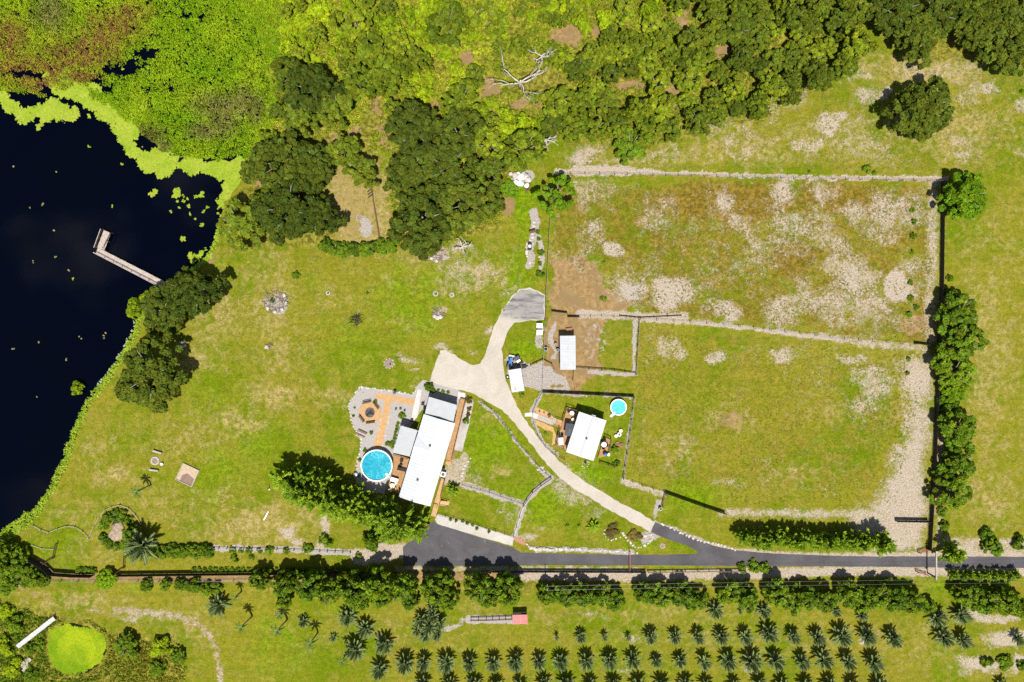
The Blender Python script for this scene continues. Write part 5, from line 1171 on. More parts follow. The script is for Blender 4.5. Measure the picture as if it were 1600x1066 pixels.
def pool(name, label, px, py, r, h, depth, wm, rim):
    t = thing(name, label, 'pool', P(px, py, h * .9).xy.to_3d())
    MB().lathe([(r, 0), (r, h - .05), (r - .05, h - .05), (r - .05, .02)], n=40).obj('pool_wall', B_TRIM, t)
    MB().lathe([(r - .1, h - .04), (r - .1, h + .02), (r + .09, h + .02), (r + .09, h - .04), (r - .1, h - .04)], n=40).obj('rim', rim, t)
    MB().add([((r - .06) * math.cos(i * math.pi / 20), (r - .06) * math.sin(i * math.pi / 20), h - depth) for i in range(40)], [tuple(range(40))]).obj('water', wm, t)
    return t
p1 = pool('large_pool', 'large round above-ground pool with rippling turquoise water', 588.7, 727.5, 2.98, 1.3, .2, caustic_water('pool_water', (0.014, 0.2, 0.265), (0.08, 0.36, 0.42), 2.6), B_TRIM)
for s in (-.25, .25): MB().tube([(2.0 + s * .7, -1.75 - s, .9), (2.05 + s * .7, -1.8 - s, 1.7), (2.5 + s * .7, -2.1 - s, 1.7), (2.6 + s * .7, -2.2 - s, .75)], .035, 6).obj('ladder_rail', B_TRIM, p1)
for i in range(3): MB().box((2.05 - i * .12, -1.8 + i * .1, 1.18 - i * .04), (.42, .18, .05), rz=.85).obj('ladder_step', B_TRIM, p1)
cl = thing('pool_cleaner', 'dark pool cleaner floating in two pieces in the large pool', 'pool cleaner', P(588.7, 727.5, 1.1)); MB().box((-.1, .05, .04), (.36, .16, .1), rz=-.7).obj('body', B_BLUE, cl); MB().box((.55, -.4, .04), (.45, .2, .1), rz=-.6).obj('float', B_BLUE, cl)
p2 = pool('small_pool', 'small round pool with flat pale aqua water in the guest house yard', 966.4, 636.4, 1.5, .85, .12, caustic_water('small_pool_water', (0.06, 0.33, 0.34), (0.09, 0.38, 0.39), 1.0), B_TRIM)
for i in range(3): MB().box((-.85 - i * .22, -1.2 - i * .26, .75 - i * .25), (.5, .28, .06), rz=.85).obj('step', B_TRIM, p2)
for s in (-1, 1): MB().beam((-.75 + s * .17, -1.1 - s * .17, 1.1), (-1.5 + s * .17, -1.95 - s * .17, .25), .05, .08).obj('step_side', B_TRIM, p2)

# patio west of the house
PATIO = [(562, 604), (590, 608), (617, 612), (646, 617), (650, 604), (661, 594), (672, 597), (720, 611), (722, 623), (722, 640), (660, 640), (640, 668), (615, 708), (612, 742), (600, 772), (560, 768), (555, 745), (560, 712), (564, 698), (563, 684), (553, 668), (547, 648), (544.5, 632)]
sheet('gravel_patio', PATIO, .02, B_GRAVEL, jit=.08, step=.8, seed=9, label='grey gravel patio west of the main house', cat='patio')
sheet('gravel_bed', [(736, 622), (740, 628), (733, 662), (722, 706), (708, 702), (721, 655), (727, 630)], .02, drive_mat('pale_gravel', (.26, .23, .2), (.36, .33, .3)), jit=.06, step=.8, seed=10, label='pale gravel bed along the east deck of the main house', cat='flower bed')
sheet('tan_path', [(588, 614.5), (610, 617), (648, 624), (647, 634), (612, 627), (607, 650), (602, 672), (596, 700), (583, 699), (591, 670), (599, 640), (601, 626), (586, 622)], .028, B_TANP, jit=.05, step=.8, seed=11, label='tan path running from the concrete walk to the large pool', cat='path')
sheet('concrete_walk', [(653, 608), (659, 610), (652, 652), (645, 658), (643, 652), (647, 632)], .034, B_CONC, label='pale concrete walk leading to the porch of the main house', cat='path')
sheet('concrete_walk', [(716, 613), (727, 614), (727, 624), (715, 623)], .034, B_CONC, label='square concrete landing at the north end of the side deck', cat='path')
sheet('pale_bed', [(684, 803), (720, 813), (760, 826), (803, 839), (801, 853), (760, 842), (720, 830), (684, 819), (680, 812)], .02, drive_mat('pale_bed_soil', (.32, .29, .25), (.4, .37, .33)), jit=.05, step=.8, seed=12, label='pale gravel bed between the apron and the black iron fence', cat='flower bed')
sheet('brick_path', [(804, 838), (815, 843), (822, 850), (818, 852), (808, 847), (803, 844)], .02, B_BRICK, jit=.05, step=.6, label='short red brick path at the corner of the apron lawn', cat='path')
def edging(name, label, pts, sp, sz, mat, seed, h=.25, closed=False):
    """border of separate stones"""
    rng = random.Random(seed); w = [P(*p) for p in pts]; t = thing(name, label, 'stone border', w[0]); ms = []
    for k in range(4):
        mb = MB(); mb.blob((0, 0, 0), .5, rng, 7, 4, .2, (1, .8, .7)); ms.append(mb.mesh('stone', mat))
    for a, b in zip(w[:-1], w[1:]):
        k = max(1, int((b - a).length / sp))
        for i in range(k):
            q = a.lerp(b, (i + rng.uniform(.2, .8)) / k) - w[0] + Vector((rng.uniform(-.12, .12), rng.uniform(-.12, .12), h * .25)); s = sz * rng.uniform(.7, 1.4)
            put('stone', rng.choice(ms), t, q, (rng.uniform(-.3, .3), rng.uniform(-.3, .3), rng.uniform(0, 6)), (s, s, h * rng.uniform(.8, 1.4)))
edging('patio_border', 'rough stone border curving round the west edge of the gravel patio', [(650, 604), (646, 617), (617, 612), (562, 604), (544.5, 632), (547, 648), (553, 668), (563, 684), (564, 698), (560, 712), (555, 745)], .55, .42, B_STONE, 1)
edging('lane_stones', 'line of white boulders north of the asphalt lane', [(822, 849), (832, 856), (842, 858), (862, 858), (885, 858), (912, 859)], .5, .75, B_STONE, 2, .5)
edging('lane_stones', 'low pale stone border between lane and bed lawn, west of the red barrier', [(912, 859), (950, 861), (985, 862.5), (996, 864)], .55, .45, B_STONE, 3)
edging('bed_stones', 'ring of straw-coloured stones round the western stone bed', [(945, 826), (944, 838), (952, 844), (966, 842), (972, 838)], .5, .4, B_STONE, 4)
edging('bed_stones', 'white stone edge of the eastern bed by the lane fork', [(973, 833), (982, 845), (990, 853), (1000, 855), (1014, 848), (1020, 840), (1016, 834), (1004, 838)], .45, .5, B_STONE, 5)
edging('fork_stones', 'stone border along the north edge of the lane fork', [(1030, 817), (1060, 830), (1075, 838), (1097, 846), (1120, 850), (1150, 859)], .6, .5, B_STONE, 6)
edging('path_stones', 'scattered tan stones lining the east side of the tan path', [(609, 650), (604, 672), (598, 698)], .6, .22, B_CREAM, 7, .12)
edging('path_stones', 'scattered tan stones lining the octagon side of the tan path', [(598, 640), (594, 660), (589, 690)], .6, .22, B_CREAM, 8, .12)
edging('drive_stones', 'pale stones along the east edge of the gravel bed', [(736, 715), (724, 735), (720, 752)], .7, .5, B_STONE, 21, .2)

# octagon fire deck
oc = thing('fire_deck', 'tan octagonal deck with a fire pit in the gravel patio', 'deck', P(578.5, 645)); ro = 2.3
decking(oc, [(ro * math.cos(R(22.5 + 45 * i)), ro * math.sin(R(22.5 + 45 * i))) for i in range(8)], .14, B_DECKL, 20, joist=False)
for i, (a, b) in enumerate([((567, 630.5), (580.5, 627.5)), ((583.5, 628.5), (592, 639)), ((562, 648.5), (570, 659)), ((572.5, 660.5), (586.5, 658.5))]):
    A, B = P(*a), P(*b); t = thing('plank_bench', ['north bench of the octagonal fire deck', 'north-east bench of the octagonal fire deck', 'south-west bench of the octagonal fire deck', 'south bench of the octagonal fire deck'][i], 'bench', (A + B) / 2 + Vector((0, 0, .14)), math.atan2((B - A).y, (B - A).x), 'benches of the fire deck')
    L = (B - A).length; MB().box((0, 0, .45), (L, .24, .06)).obj('seat', B_RAIL, t)
    MB().box((0, .17 if i < 2 else -.17, .7), (L, .05, .22)).obj('backrest', B_RAIL, t)
    lm = MB().box((0, 0, .2), (.1, .2, .41)).mesh('leg', B_RAIL)
    for x in (-.4, .4): put('leg', lm, t, (x * L, 0, 0))
fp = thing('fire_pit', 'dark grate over the ash of the octagonal deck fire pit', 'fire pit', P(578, 645, .15)); MB().lathe([(.0, .02), (.8, .02), (.85, .14), (.95, .14), (.95, 0)], n=14).obj('bowl', B_ASH, fp)
bar = MB().box((0, 0, 0), (1.5, .07, .05)).mesh('grate_bar', B_DARK)
for i in range(5): put('grate_bar', bar, fp, (0, -.5 + i * .25, .2), (0, 0, .25))
MB().tube([(-.6, -.5, .3), (.1, .1, .34), (.7, -.35, .3)], .09, 6).obj('log', B_BLACK, fp)
st = thing('garden_steps', 'flight of weathered plank steps at the south-west rim of the patio', 'steps', P(567, 674), R(-25))
for i in range(4): MB().box((-.05 * i, -i * .42, .2 - i * .045), (1.9, .22, .1)).obj('step', B_PALE if i % 2 else B_RAIL, st)
for x, y, lb in [(651, 631, 'upper'), (654, 637, 'middle'), (650, 657, 'lower')]:
    chair(x + 10 if lb != 'lower' else x - 6, y, 3.1 if lb != 'lower' else 1.5, .03, '%s dark chair beside the concrete walk at the porch' % lb, B_BLACK)
for x, y, lb in [(619, 639, 'western'), (626.5, 638.5, 'middle'), (632.5, 641.5, 'eastern')]:
    t = thing('flower_pot', '%s dark pot of the three in the gravel by the tan path' % lb, 'pot', P(x, y), 0, 'pots in the gravel'); MB().lathe([(0, 0), (.14, 0), (.2, .34), (.16, .34), (.14, .28), (0, .28)], n=10).obj('pot', B_DARK, t)
    v, f, tt, _ = broad_crown(int(x), .22, .25, 5, 16, .08); v = v + np.array([0, 0, .3]); put('plant', mesh('plant', v, f, M_HEDGE, False, tt), t)
t = thing('trash_bin', 'black bin on the north edge of the gravel patio', 'bin', P(617.5, 613)); MB().lathe([(.0, .9), (.3, .88), (.32, .82), (.26, .8), (.22, 0), (0, 0)], n=10).obj('body', B_BLACK, t); MB().lathe([(0, .97), (.2, .95), (.33, .9), (.33, .87)], n=10).obj('lid', B_DARK, t)

# ---------------------------------------------------------------- guest house
ZG = 2.9
o_, a_, GL = frame(916.1, 681.9, ZG, -18)
gh = thing('guest_house', 'small white-roofed guest house with a deck on either side', 'house', o_, a_); hw, hl = 2.77, 4.06
MB().box((0, 0, 1.4), (2 * hw - .4, 2 * hl - .4, 2.6)).obj('wall', B_WALL, gh)
slope_panel('roof', gh, B_WHITE, -hw, 0.0, -hl, hl, ZG - .1, ZG + .3, ribs=13); slope_panel('roof', gh, B_WHITE, hw, 0.0, -hl, hl, ZG - .1, ZG + .3, ribs=13)
MB().box((0, 0, ZG + .31), (.16, 2 * hl, .03)).obj('ridge_cap', B_GREYR, gh); vent(gh, .1, -.35, ZG + .29)
MB().box((.15, hl - .05, ZG - .25), (.8, .5, .4)).obj('vent_hood', B_TRIM, gh)
for y in (-2.4, 2.2): window(gh, hw - .2, y, 1.7, 1.0, .9, 'x'); window(gh, -hw + .2, y, 1.7, 1.0, .9, 'x')
window(gh, 0, -hl + .2, 1.7, 1.4, .9, 'y'); window(gh, 0, hl - .2, 1.7, 1.4, .9, 'y')
dd = MB().box((-hw + .19, 0, 1.2), (.06, .95, 2.05)).obj('door', B_TRIM, gh); MB().box((-hw + .14, .35, 1.2), (.06, .1, .06)).obj('handle', B_METAL, dd)
for sy in (-1, 1):
    y = sy * (hl - .22); MB().add([(-hw + .2, y, 2.68), (hw - .2, y, 2.68), (0, y, ZG + .22), (-hw + .2, y - sy * .1, 2.68), (hw - .2, y - sy * .1, 2.68), (0, y - sy * .1, ZG + .22)], [(0, 1, 2), (3, 5, 4), (0, 3, 4, 1), (1, 4, 5, 2), (2, 5, 3, 0)]).obj('gable', B_WALL, gh)
deck('front_deck', 'orange-brown deck on the west side of the guest house', [(886, 636), (904, 642), (884, 703), (868, 696)], .45, -18, [[(886, 636), (903, 641.5)], [(885, 638), (878.5, 658)], [(874, 668), (868.5, 695), (881, 701)]])
st = thing('stairs', 'wide wooden landing and steps in front of the guest house deck', 'steps', P(873, 661), R(-18))
MB().box((.2, 0, .24), (1.6, 1.4, .06)).obj('landing', B_DECK, st)
for i in range(2): MB().box((-.8 - i * .32, 0, .16 - i * .1), (.34, 1.4, .07)).obj('tread', B_PALE, st)
for sy in (-1, 1): MB().beam((.9, sy * .75, .9), (-.9, sy * .75, .75), .08, .05).obj('handrail', B_RAIL, st)
deck('back_deck', 'orange-brown deck with dining set on the east side of the guest house', [(944, 683), (955, 688), (949, 712), (934, 716)], .45, -18, [[(945, 682.5), (955, 687)], [(955, 688), (951, 706)]])
t = thing('yard_umbrella', 'charcoal square canopy on the guest house front deck', 'umbrella', P(889, 670, .45).xy.to_3d() + Vector((0, 0, .45)), R(-8))
MB().add([(-.85, -1.2, 1.75), (.85, -1.2, 1.75), (.85, 1.2, 1.75), (-.85, 1.2, 1.75), (0, 0, 2.1)], [(0, 1, 4), (1, 2, 4), (2, 3, 4), (3, 0, 4)]).obj('canopy', B_CANVAS, t); MB().tube([(0, 0, 0), (0, 0, 2.1)], .04, 6).obj('pole', B_METAL, t)
for x in (-.85, .85): MB().beam((x, -1.2, 1.74), (x, 1.2, 1.74), .04, .04).obj('rib', B_DARK, t)
MB().lathe([(0, .1), (.3, .08), (.32, 0)], n=10).obj('base', B_DARK, t)
t = thing('hot_tub', 'pale grey covered tub at the south end of the guest house front deck', 'hot tub', P(876, 689, .45).xy.to_3d() + Vector((0, 0, .46)), R(5)); MB().box((0, 0, .25), (.95, 1.45, .5)).obj('shell', B_PALE, t)
for sy in (-1, 1): MB().box((0, sy * .37, .54), (1.02, .72, .08)).obj('cover', B_GREYS, t)
round_table(893, 645, .42, .46, 'dark grey round table at the north end of the guest house deck', B_METAL)
chair(889.5, 643.5, -.4, .46, 'black chair west of the grey round table on the guest deck', B_BLACK); chair(897, 642.5, 2.6, .46, 'black chair east of the grey round table on the guest deck', B_BLACK)
round_table(895, 655.5, .36, .46, 'cream round table in the middle of the guest house deck', B_CREAM, .6); chair(893, 660, 1.4, .46, 'cream chair beside the cream round table', B_CREAM)
chair(873.5, 681.5, -1.4, .46, 'dark chair west of the grey tub cover', B_BLACK); chair(878, 682, -1.7, .46, 'dark chair east of the grey tub cover', B_BLACK)
round_table(943, 694, .5, .46, 'grey dining table on the guest house back deck', B_METAL)
for x, y, rz, lb in [(939.5, 692, 0, 'west'), (944.5, 690, -1.8, 'north'), (947, 695, 3, 'east'), (942.5, 698.5, 1.4, 'south')]: chair(x, y, rz, .46, 'dark chair at the %s side of the grey dining table' % lb, B_BLACK, 'chairs round the grey dining table')
t = thing('grill', 'blue and white grill on the south end of the guest back deck', 'grill', P(945.5, 709, .46), R(-18)); MB().box((0, 0, .45), (.8, .5, .6)).obj('cart', B_DARK, t); MB().lathe([(.32, .78), (.3, .95), (.15, 1.05), (0, 1.07)], n=10).obj('lid', B_BLUE, t); MB().box((.6, .1, .74), (.4, .5, .04)).obj('side_shelf', B_TRIM, t)
for i, (x, y, r, lb, mm) in enumerate([(962, 681, .33, 'western', B_CREAM), (969.5, 673, .36, 'north-eastern', B_CREAM)]):
    t = thing('garden_stool', '%s of two cream round stools in the guest house yard' % lb, 'stool', P(x, y), 0, 'cream stools'); MB().lathe([(0, .46), (r, .44), (r * 1.05, .38), (r * .7, .3)], n=14).obj('seat', mm, t); MB().lathe([(r * .7, .3), (r * .6, .0), (0, 0)], n=12).obj('base', B_PALE, t)
t = thing('fire_bowl', 'grey round table with a dark centre between the cream stools', 'table', P(967, 678.5)); MB().lathe([(0, .5), (.15, .5), (.16, .55), (.45, .55), (.45, .5), (.2, .4), (.15, 0), (0, 0)], n=14).obj('bowl', B_GREYS, t); MB().lathe([(0, .53), (.15, .53)], n=10).obj('burner', B_DARK, t)
for x, y, lb in [(964.5, 693, 'left'), (971.5, 695.5, 'right')]:
    t = thing('tyre_planter', '%s of two old rust-brown tyre planters east of the guest house' % lb, 'planter', P(x, y), 0, 'tyre planters'); MB().lathe([(.2, 0), (.4, .05), (.45, .14), (.4, .24), (.22, .26), (.2, .1)], n=16).obj('tyre', B_RUST, t); MB().lathe([(0, .16), (.24, .14)], n=10).obj('soil', B_ASH, t)
t = thing('garden_ornament', 'dark ornament inside an oval white stone ring south of the guest house', 'ornament', P(914.5, 722.5)); MB().lathe([(.2, 0), (.26, .2), (.16, .45), (.2, .6), (0, .72)], n=9).obj('figure', B_BLACK, t); MB().lathe([(.3, 0), (.3, .06), (0, .06)], n=10).obj('plinth', B_STONE, t)
edging('ornament_ring', 'oval ring of white stones south of the guest house wall', [(918, 718), (920, 724), (917, 730), (912, 730), (909, 724)], .4, .32, B_STONE, 13, .15)
sheet('guest_walk', [(820, 645.5), (830, 644.5), (840, 647), (866, 658), (862, 664), (838, 655), (830, 651), (820, 651)], .02, B_CONC, label='pale walk from the driveway to the guest house', cat='path')
wk = thing('boardwalk', 'weathered slatted walk up to the guest house steps', 'boardwalk', P(853, 656), R(-20))
sm = MB().box((0, 0, .06), (.36, 1.05, .06)).mesh('slat', B_PALE)
for i in range(8): put('slat', sm, wk, (-1.5 + i * .42, 0, .01 * (i % 2)))
sheet('mulch_bed', [(838, 636), (850, 641), (862, 648), (868, 655), (850, 652), (836, 646)], .014, B_TANP, jit=.1, step=.6, label='tan mulch bed north of the guest house walk', cat='flower bed')
sheet('mulch_bed', [(836, 656), (850, 661), (864, 668), (872, 690), (862, 696), (864, 676), (850, 670), (838, 664)], .014, B_TANP, jit=.1, step=.6, seed=3, label='tan mulch bed south of the guest house walk', cat='flower bed')
for x, y, r, lb in [(843, 643, .16, 'western'), (850, 645, .14, 'middle'), (858, 649.5, .28, 'largest, eastern')]:
    t = thing('flower_pot', '%s dark pot in the mulch north of the guest house walk' % lb, 'pot', P(x, y), 0, 'pots by the guest walk'); MB().lathe([(0, 0), (r * .7, 0), (r, r * 2), (r * .8, r * 2), (0, r * 1.7)], n=10).obj('pot', B_DARK, t)

# ---------------------------------------------------------------- sheds
def shed(name, label, cat, cx, cy, deg, w, l, h, rise, roof, npan, wall, open_=False):
    o, a, L = frame(cx, cy, h, deg); t = thing(name, label, cat, o, a); hw, hl = w / 2, l / 2
    if open_:
        pm = MB().box((0, 0, h / 2 - .06), (.12, .12, h - .12)).mesh('post', B_POST)
        for x in (-1, 1):
            for k in range(3): put('post', pm, t, (x * (hw - .15), (k - 1) * (hl - .2), 0))
        MB().box((-hw + .12, 0, h * .45), (.06, l - .5, h * .9)).obj('wall', wall, t)
    else:
        MB().box((0, 0, h / 2 - .05), (w - .3, l - .3, h - .12)).obj('wall', wall, t)
        d = MB().box((0, -hl + .14, h * .42), (w * .45, .05, h * .8)).obj('door', B_TRIM, t); MB().box((w * .16, -hl + .1, h * .42), (.05, .06, .14)).obj('handle', B_DARK, d)
    for i in range(npan):      # roofing sheets, each its own panel, lapped
        y0 = -hl + l * i / npan; y1 = y0 + l / npan - .015
        slope_panel('roof_panel', t, roof, -hw, hw, y0, y1, h + .003 * (i % 2), h + rise + .003 * (i % 2), .05, 1)
    return t
shed('barn', 'long pale grey metal-roofed barn in the dirt yard', 'barn', 887.3, 551.2, .6, 2.98, 6.5, 2.6, .12, B_GREYS, 13, B_GREYS, True)
cp = shed('carport_shed', 'small tilted white-roofed shed at the edge of the driveway', 'shed', 806.9, 594.4, 9, 2.45, 4.35, 2.3, .08, B_WHITE, 4, B_WALL)
MB().box((-.5, -1.6, 2.38), (.12, .42, .14)).obj('roof_vent', B_DARK, cp)
rs_ = thing('red_hut', 'small hut with a red sheet roof at the end of the short fence', 'hut', P(813, 968.5, 1.8).xy.to_3d(), R(2))
MB().box((0, 0, .85), (2.5, 1.6, 1.7)).obj('wall', B_WALL, rs_)
for i in range(2): slope_panel('roof_panel', rs_, B_REDR, -1.38 + i * 1.38 + .01, -.01 + i * 1.38, -.85, .95, 1.78, 1.84 + .02 * i, .05, 2)
dd = MB().box((.3, -.83, .75), (.8, .05, 1.4)).obj('door', B_RED, rs_); MB().box((.6, -.87, .75), (.08, .05, .08)).obj('handle', B_DARK, dd)
MB().box((.7, .9, 1.4), (.9, .5, .08)).obj('awning', B_BLACK, rs_)

# vehicles and yard things
def wheel(parent, x, y, r, w, mat=None):
    wl_ = MB(); wl_.tube([(x, y - w / 2, r), (x, y + w / 2, r)], r, 14); o = wl_.obj('wheel', B_RUBBER, parent)
    h = MB(); h.tube([(x, y - w / 2 - .01, r), (x, y + w / 2 + .01, r)], r * .5, 10); h.obj('rim', mat or B_METAL, o)
tr = thing('blue_tractor', 'small blue tractor parked north of the white shed', 'tractor', P(797.5, 567), R(78))
MB().box((.55, 0, .8), (1.0, .5, .5)).obj('bonnet', B_BLUE, tr); MB().box((-.35, 0, .62), (.9, .7, .25)).obj('body', B_BLUE, tr); MB().box((-.45, 0, .95), (.4, .45, .12)).obj('seat', B_BLACK, tr); MB().box((-.66, 0, 1.15), (.08, .45, .4)).obj('backrest', B_BLACK, tr)
for y in (-.5, .5): wheel(tr, -.5, y, .52, .25); wheel(tr, .8, y * .9, .32, .18)
MB().box((1.35, 0, .35), (.35, 1.2, .45)).obj('loader_bucket', B_METAL, tr); MB().tube([(.1, 0, 1.0), (0, 0, 1.25)], .03, 6).obj('steering_column', B_BLACK, tr)
uv = thing('utility_cart', 'dark utility cart with a white seat parked beside the blue tractor', 'utility cart', P(809.5, 563), R(-60))
MB().box((0, 0, .5), (1.7, .9, .25)).obj('chassis', B_BLACK, uv); MB().box((-.5, 0, .75), (.7, 1.0, .3)).obj('cargo_bed', B_DARK, uv); MB().box((.15, 0, .78), (.4, .8, .2)).obj('seat', B_TRIM, uv)
for x in (-.55, .6):
    for y in (-.5, .5): wheel(uv, x, y, .3, .2)
t = thing('wheelbarrow', 'black wheelbarrow at the north-east corner of the white shed', 'wheelbarrow', P(819, 573), R(10)); MB().prism([(-.5, -.35), (.45, -.25), (.45, .25), (-.5, .35)], .35, .6).obj('tray', B_BLACK, t); wheel(t, .6, 0, .2, .1)
for y in (-.25, .25): MB().beam((-1.0, y, .5), (.5, y * .4, .3), .05, .05).obj('handle', B_RAIL, t)
t = thing('spare_wheel', 'dark wheel leaning on the west wall of the white shed', 'wheel', P(793, 589)); mb = MB(); mb.lathe([(.16, 0), (.36, .03), (.4, .12), (.36, .22), (.16, .24)], n=16); mb.obj('tyre', B_RUBBER, t); MB().lathe([(0, .2), (.16, .18)], n=10).obj('rim', B_METAL, t)
def tank(px, py, label, mat, mat2):
    t = thing('stock_shelter', label, 'animal shelter', P(px, py, .8).xy.to_3d()); MB().box((0, 0, .4), (.95, .8, .8)).obj('body', mat2, t); slope_panel('roof', t, mat, -.56, .56, -.48, .48, .82, .95, .05); MB().box((-.49, 0, .35), (.04, .4, .6)).obj('opening', B_BLACK, t)
tank(843, 509, 'white box shelter beside the turning area, upper of two', B_TRIM, B_TRIM); tank(843, 519.5, 'white box shelter with a black side, lower of two', B_TRIM, B_BLACK)
t = thing('pallet', 'weathered pallet lying below the two white box shelters', 'pallet', P(844, 535), R(20))
sm = MB().box((0, 0, .12), (1.0, .11, .03)).mesh('slat', B_PALE)
for i in range(6): put('slat', sm, t, (0, -.4 + i * .16, 0))
for x in (-.42, 0, .42): MB().box((x, 0, .055), (.09, .92, .1)).obj('bearer', B_PALE, t)
def barrel(px, py, label, mat, r=.3, h=.8): 
    t = thing('barrel', label, 'barrel', P(px, py)); MB().lathe([(r * .92, 0), (r, h * .3), (r, h * .7), (r * .92, h), (0, h)], n=12).obj('body', mat, t); MB().lathe([(r * .95, h * .96), (r * .98, h + .02), (r * .85, h + .02)], n=12).obj('rim', B_METAL, t)
barrel(852.5, 545.5, 'dark barrel at the yard fence', B_BLACK, .42); barrel(254, 725, 'white bucket beside the lawn fire ring', B_TRIM, .28, .45); barrel(1031, 794, 'black barrel beside the red gate below the guest yard', B_BLACK, .3)
barrel(871, 547, 'dark barrel against the west side of the barn', B_DARK, .3); barrel(868, 538, 'brown barrel north of the dark one by the barn', B_RUST, .28)
t = thing('hay_rack', 'dark feed rack at the north end of the barn', 'feed rack', P(889, 515), R(8)); MB().box((0, 0, .35), (1.2, .6, .1)).obj('tray', B_RUST, t)
for x in (-.5, .5):
    for y in (-.25, .25): MB().box((x, y, .3), (.06, .06, .6)).obj('leg', B_BLACK, t)

# ---------------------------------------------------------------- docks
def dock(name, label, segs, w, z, mat, rails, plank=.19):
    o = P(*segs[0][0]); t = thing(name, label, 'dock', o); mb = MB()
    pm = MB().tube([(0, 0, -1.5), (0, 0, z + .12)], .09, 6).mesh('pile', B_RAIL)
    for (a, b, ww) in segs:
        A, B = P(*a, z) - o, P(*b, z) - o; A.z = B.z = 0; L = (B - A).length; rz = math.atan2((B - A).y, (B - A).x); n = int(L / plank); d = (B - A).normalized(); nn = Vector((-d.y, d.x, 0))
        rng = random.Random(int(L * 100))
        for i in range(n): mb.box(A + d * (i + .5) * plank + Vector((0, 0, z + rng.uniform(-.008, .008))), (plank - .018, ww + rng.uniform(-.05, .05), .045), rz)
        for s in (-1, 1):
            MB().beam(A + nn * s * ww * .4 + Vector((0, 0, z - .14)), B + nn * s * ww * .4 + Vector((0, 0, z - .14)), .06, .18).obj('stringer', B_RAIL, t)
            k = max(2, int(L / 1.9))
            for i in range(k + 1): put('pile', pm, t, A.lerp(B, i / k) + nn * s * (ww / 2 + .06))
    mb.obj('decking', mat, t, kind='stuff')
    rp = MB().box((0, 0, .45), (.08, .08, .9)).mesh('railing_post', B_RAIL)
    for a, b in rails:
        A, B = P(*a, z) - o, P(*b, z) - o; A.z = B.z = z; k = max(1, round((B - A).length / 1.9))
        for i in range(k + 1): put('railing_post', rp, t, A.lerp(B, i / k))
        MB().beam(A + Vector((0, 0, .92)), B + Vector((0, 0, .92)), .12, .05).obj('handrail', mat, t); MB().beam(A + Vector((0, 0, .5)), B + Vector((0, 0, .5)), .04, .08).obj('rail', B_RAIL, t)
dock('lake_dock', 'weathered L-shaped wooden dock reaching into the dark lake', [((264, 449), (150, 391), 1.25), ((157.5, 389), (168, 361.5), 1.5)], 1.3, .45, B_DOCK, [((261, 453), (150, 395.5)), ((151, 388), (161.5, 359)), ((163, 388), (174.5, 364.5))])
dock('white_footbridge', 'narrow white footbridge beside the duckweed pond', [((27, 1011), (86, 965), .85)], .85, .55, simple('grey_white_boards', (.4, .4, .38), .8, .12, 2.5), [], .24)
t = thing('stone_slab', 'broken pale slab lying in the weeds below the white footbridge', 'slab', P(40, 1039), R(-30)); MB().prism([(-.7, -1), (.6, -1.1), (.9, .2), (.2, 1.1), (-.6, .7)], .05, .4).obj('slab', B_PALE, t); MB().prism([(-.5, .9), (.5, 1.0), (.7, 1.7), (-.2, 1.8)], .05, .3).obj('fragment', B_PALE, t)

# ---------------------------------------------------------------- fences
PM = {}
def fence(label, pts, h, style, sp=2.4, mat=None, group='fences', name='fence'):
    w = [P(*p) for p in pts]; o = w[0].copy(); t = thing(name, label, 'fence', o, 0, group)
    mat = mat or {'board': B_BLACK, 'rail': B_POST, 'wire': B_POST, 'iron': B_BLACK, 'log': B_PALE}[style]
    pw = {'board': .11, 'rail': .13, 'wire': .11, 'iron': .07, 'log': .16}[style]
    key = (round(h, 2), pw, mat.name)
    if key not in PM: PM[key] = MB().box((0, 0, h / 2), (pw, pw, h + .1)).mesh('post', mat)
    wm = B_WIRE if style == 'wire' else mat
    last = len(w) - 2
    for j, (a, b) in enumerate(zip(w[:-1], w[1:])):
        a = a - o; b = b - o; L = (b - a).length; k = max(1, round(L / sp)); d = (b - a).normalized()
        for i in range(k + (j == last)): put('post', PM[key], t, a.lerp(b, i / k))
        if style == 'board':
            for i in range(k):
                p, q = a.lerp(b, i / k) + d * .06, a.lerp(b, (i + 1) / k) - d * .06
                MB().beam(p + Vector((0, 0, h * .52)), q + Vector((0, 0, h * .52)), .04, h * .9).obj('panel', mat, t)
        else:
            zs = {'rail': (.45, .75, .95), 'wire': (.4, .7, .95), 'iron': (.15, .9), 'log': (.55,)}[style]; ww, hh = {'rail': (.045, .11), 'wire': (.02, .02), 'iron': (.03, .03), 'log': (.08, .08)}[style]
            for z in zs: MB().beam(a + Vector((0, 0, h * z)), b + Vector((0, 0, h * z)), ww, hh).obj('wire' if style == 'wire' else 'rail', wm, t)
            if style == 'iron':
                mb = MB(); n = int(L / .3)
                for i in range(n): c = a.lerp(b, (i + .5) / n); mb.box(c + Vector((0, 0, h * .52)), (.022, .022, h * .75))
                mb.obj('pickets', mat, t, kind='stuff')
    return t
fence('wood and wire fence along the north sand track of the paddock', [(868, 273), (960, 273), (1100, 277), (1300, 281), (1470, 284)], 1.25, 'wire', 2.6)
fence('rail fence along the west side of the north paddock', [(859, 346), (856, 400), (853, 455), (852, 482)], 1.25, 'rail', 2.2)
fence('thin fence between the turning area and the barn yard', [(851, 502), (850, 540), (848.5, 565), (848, 590), (847, 612)], 1.2, 'wire', 2.2)
fence('long black board fence down the east side of both paddocks', [(1470, 284), (1468, 440), (1462, 590), (1456, 735), (1449, 856)], 1.45, 'board', 2.5)
fence('crooked dark rail fence on the north edge of the barn yard', [(862, 487), (886, 490), (887, 496), (905, 496)], 1.1, 'board', 1.5, B_RAIL)
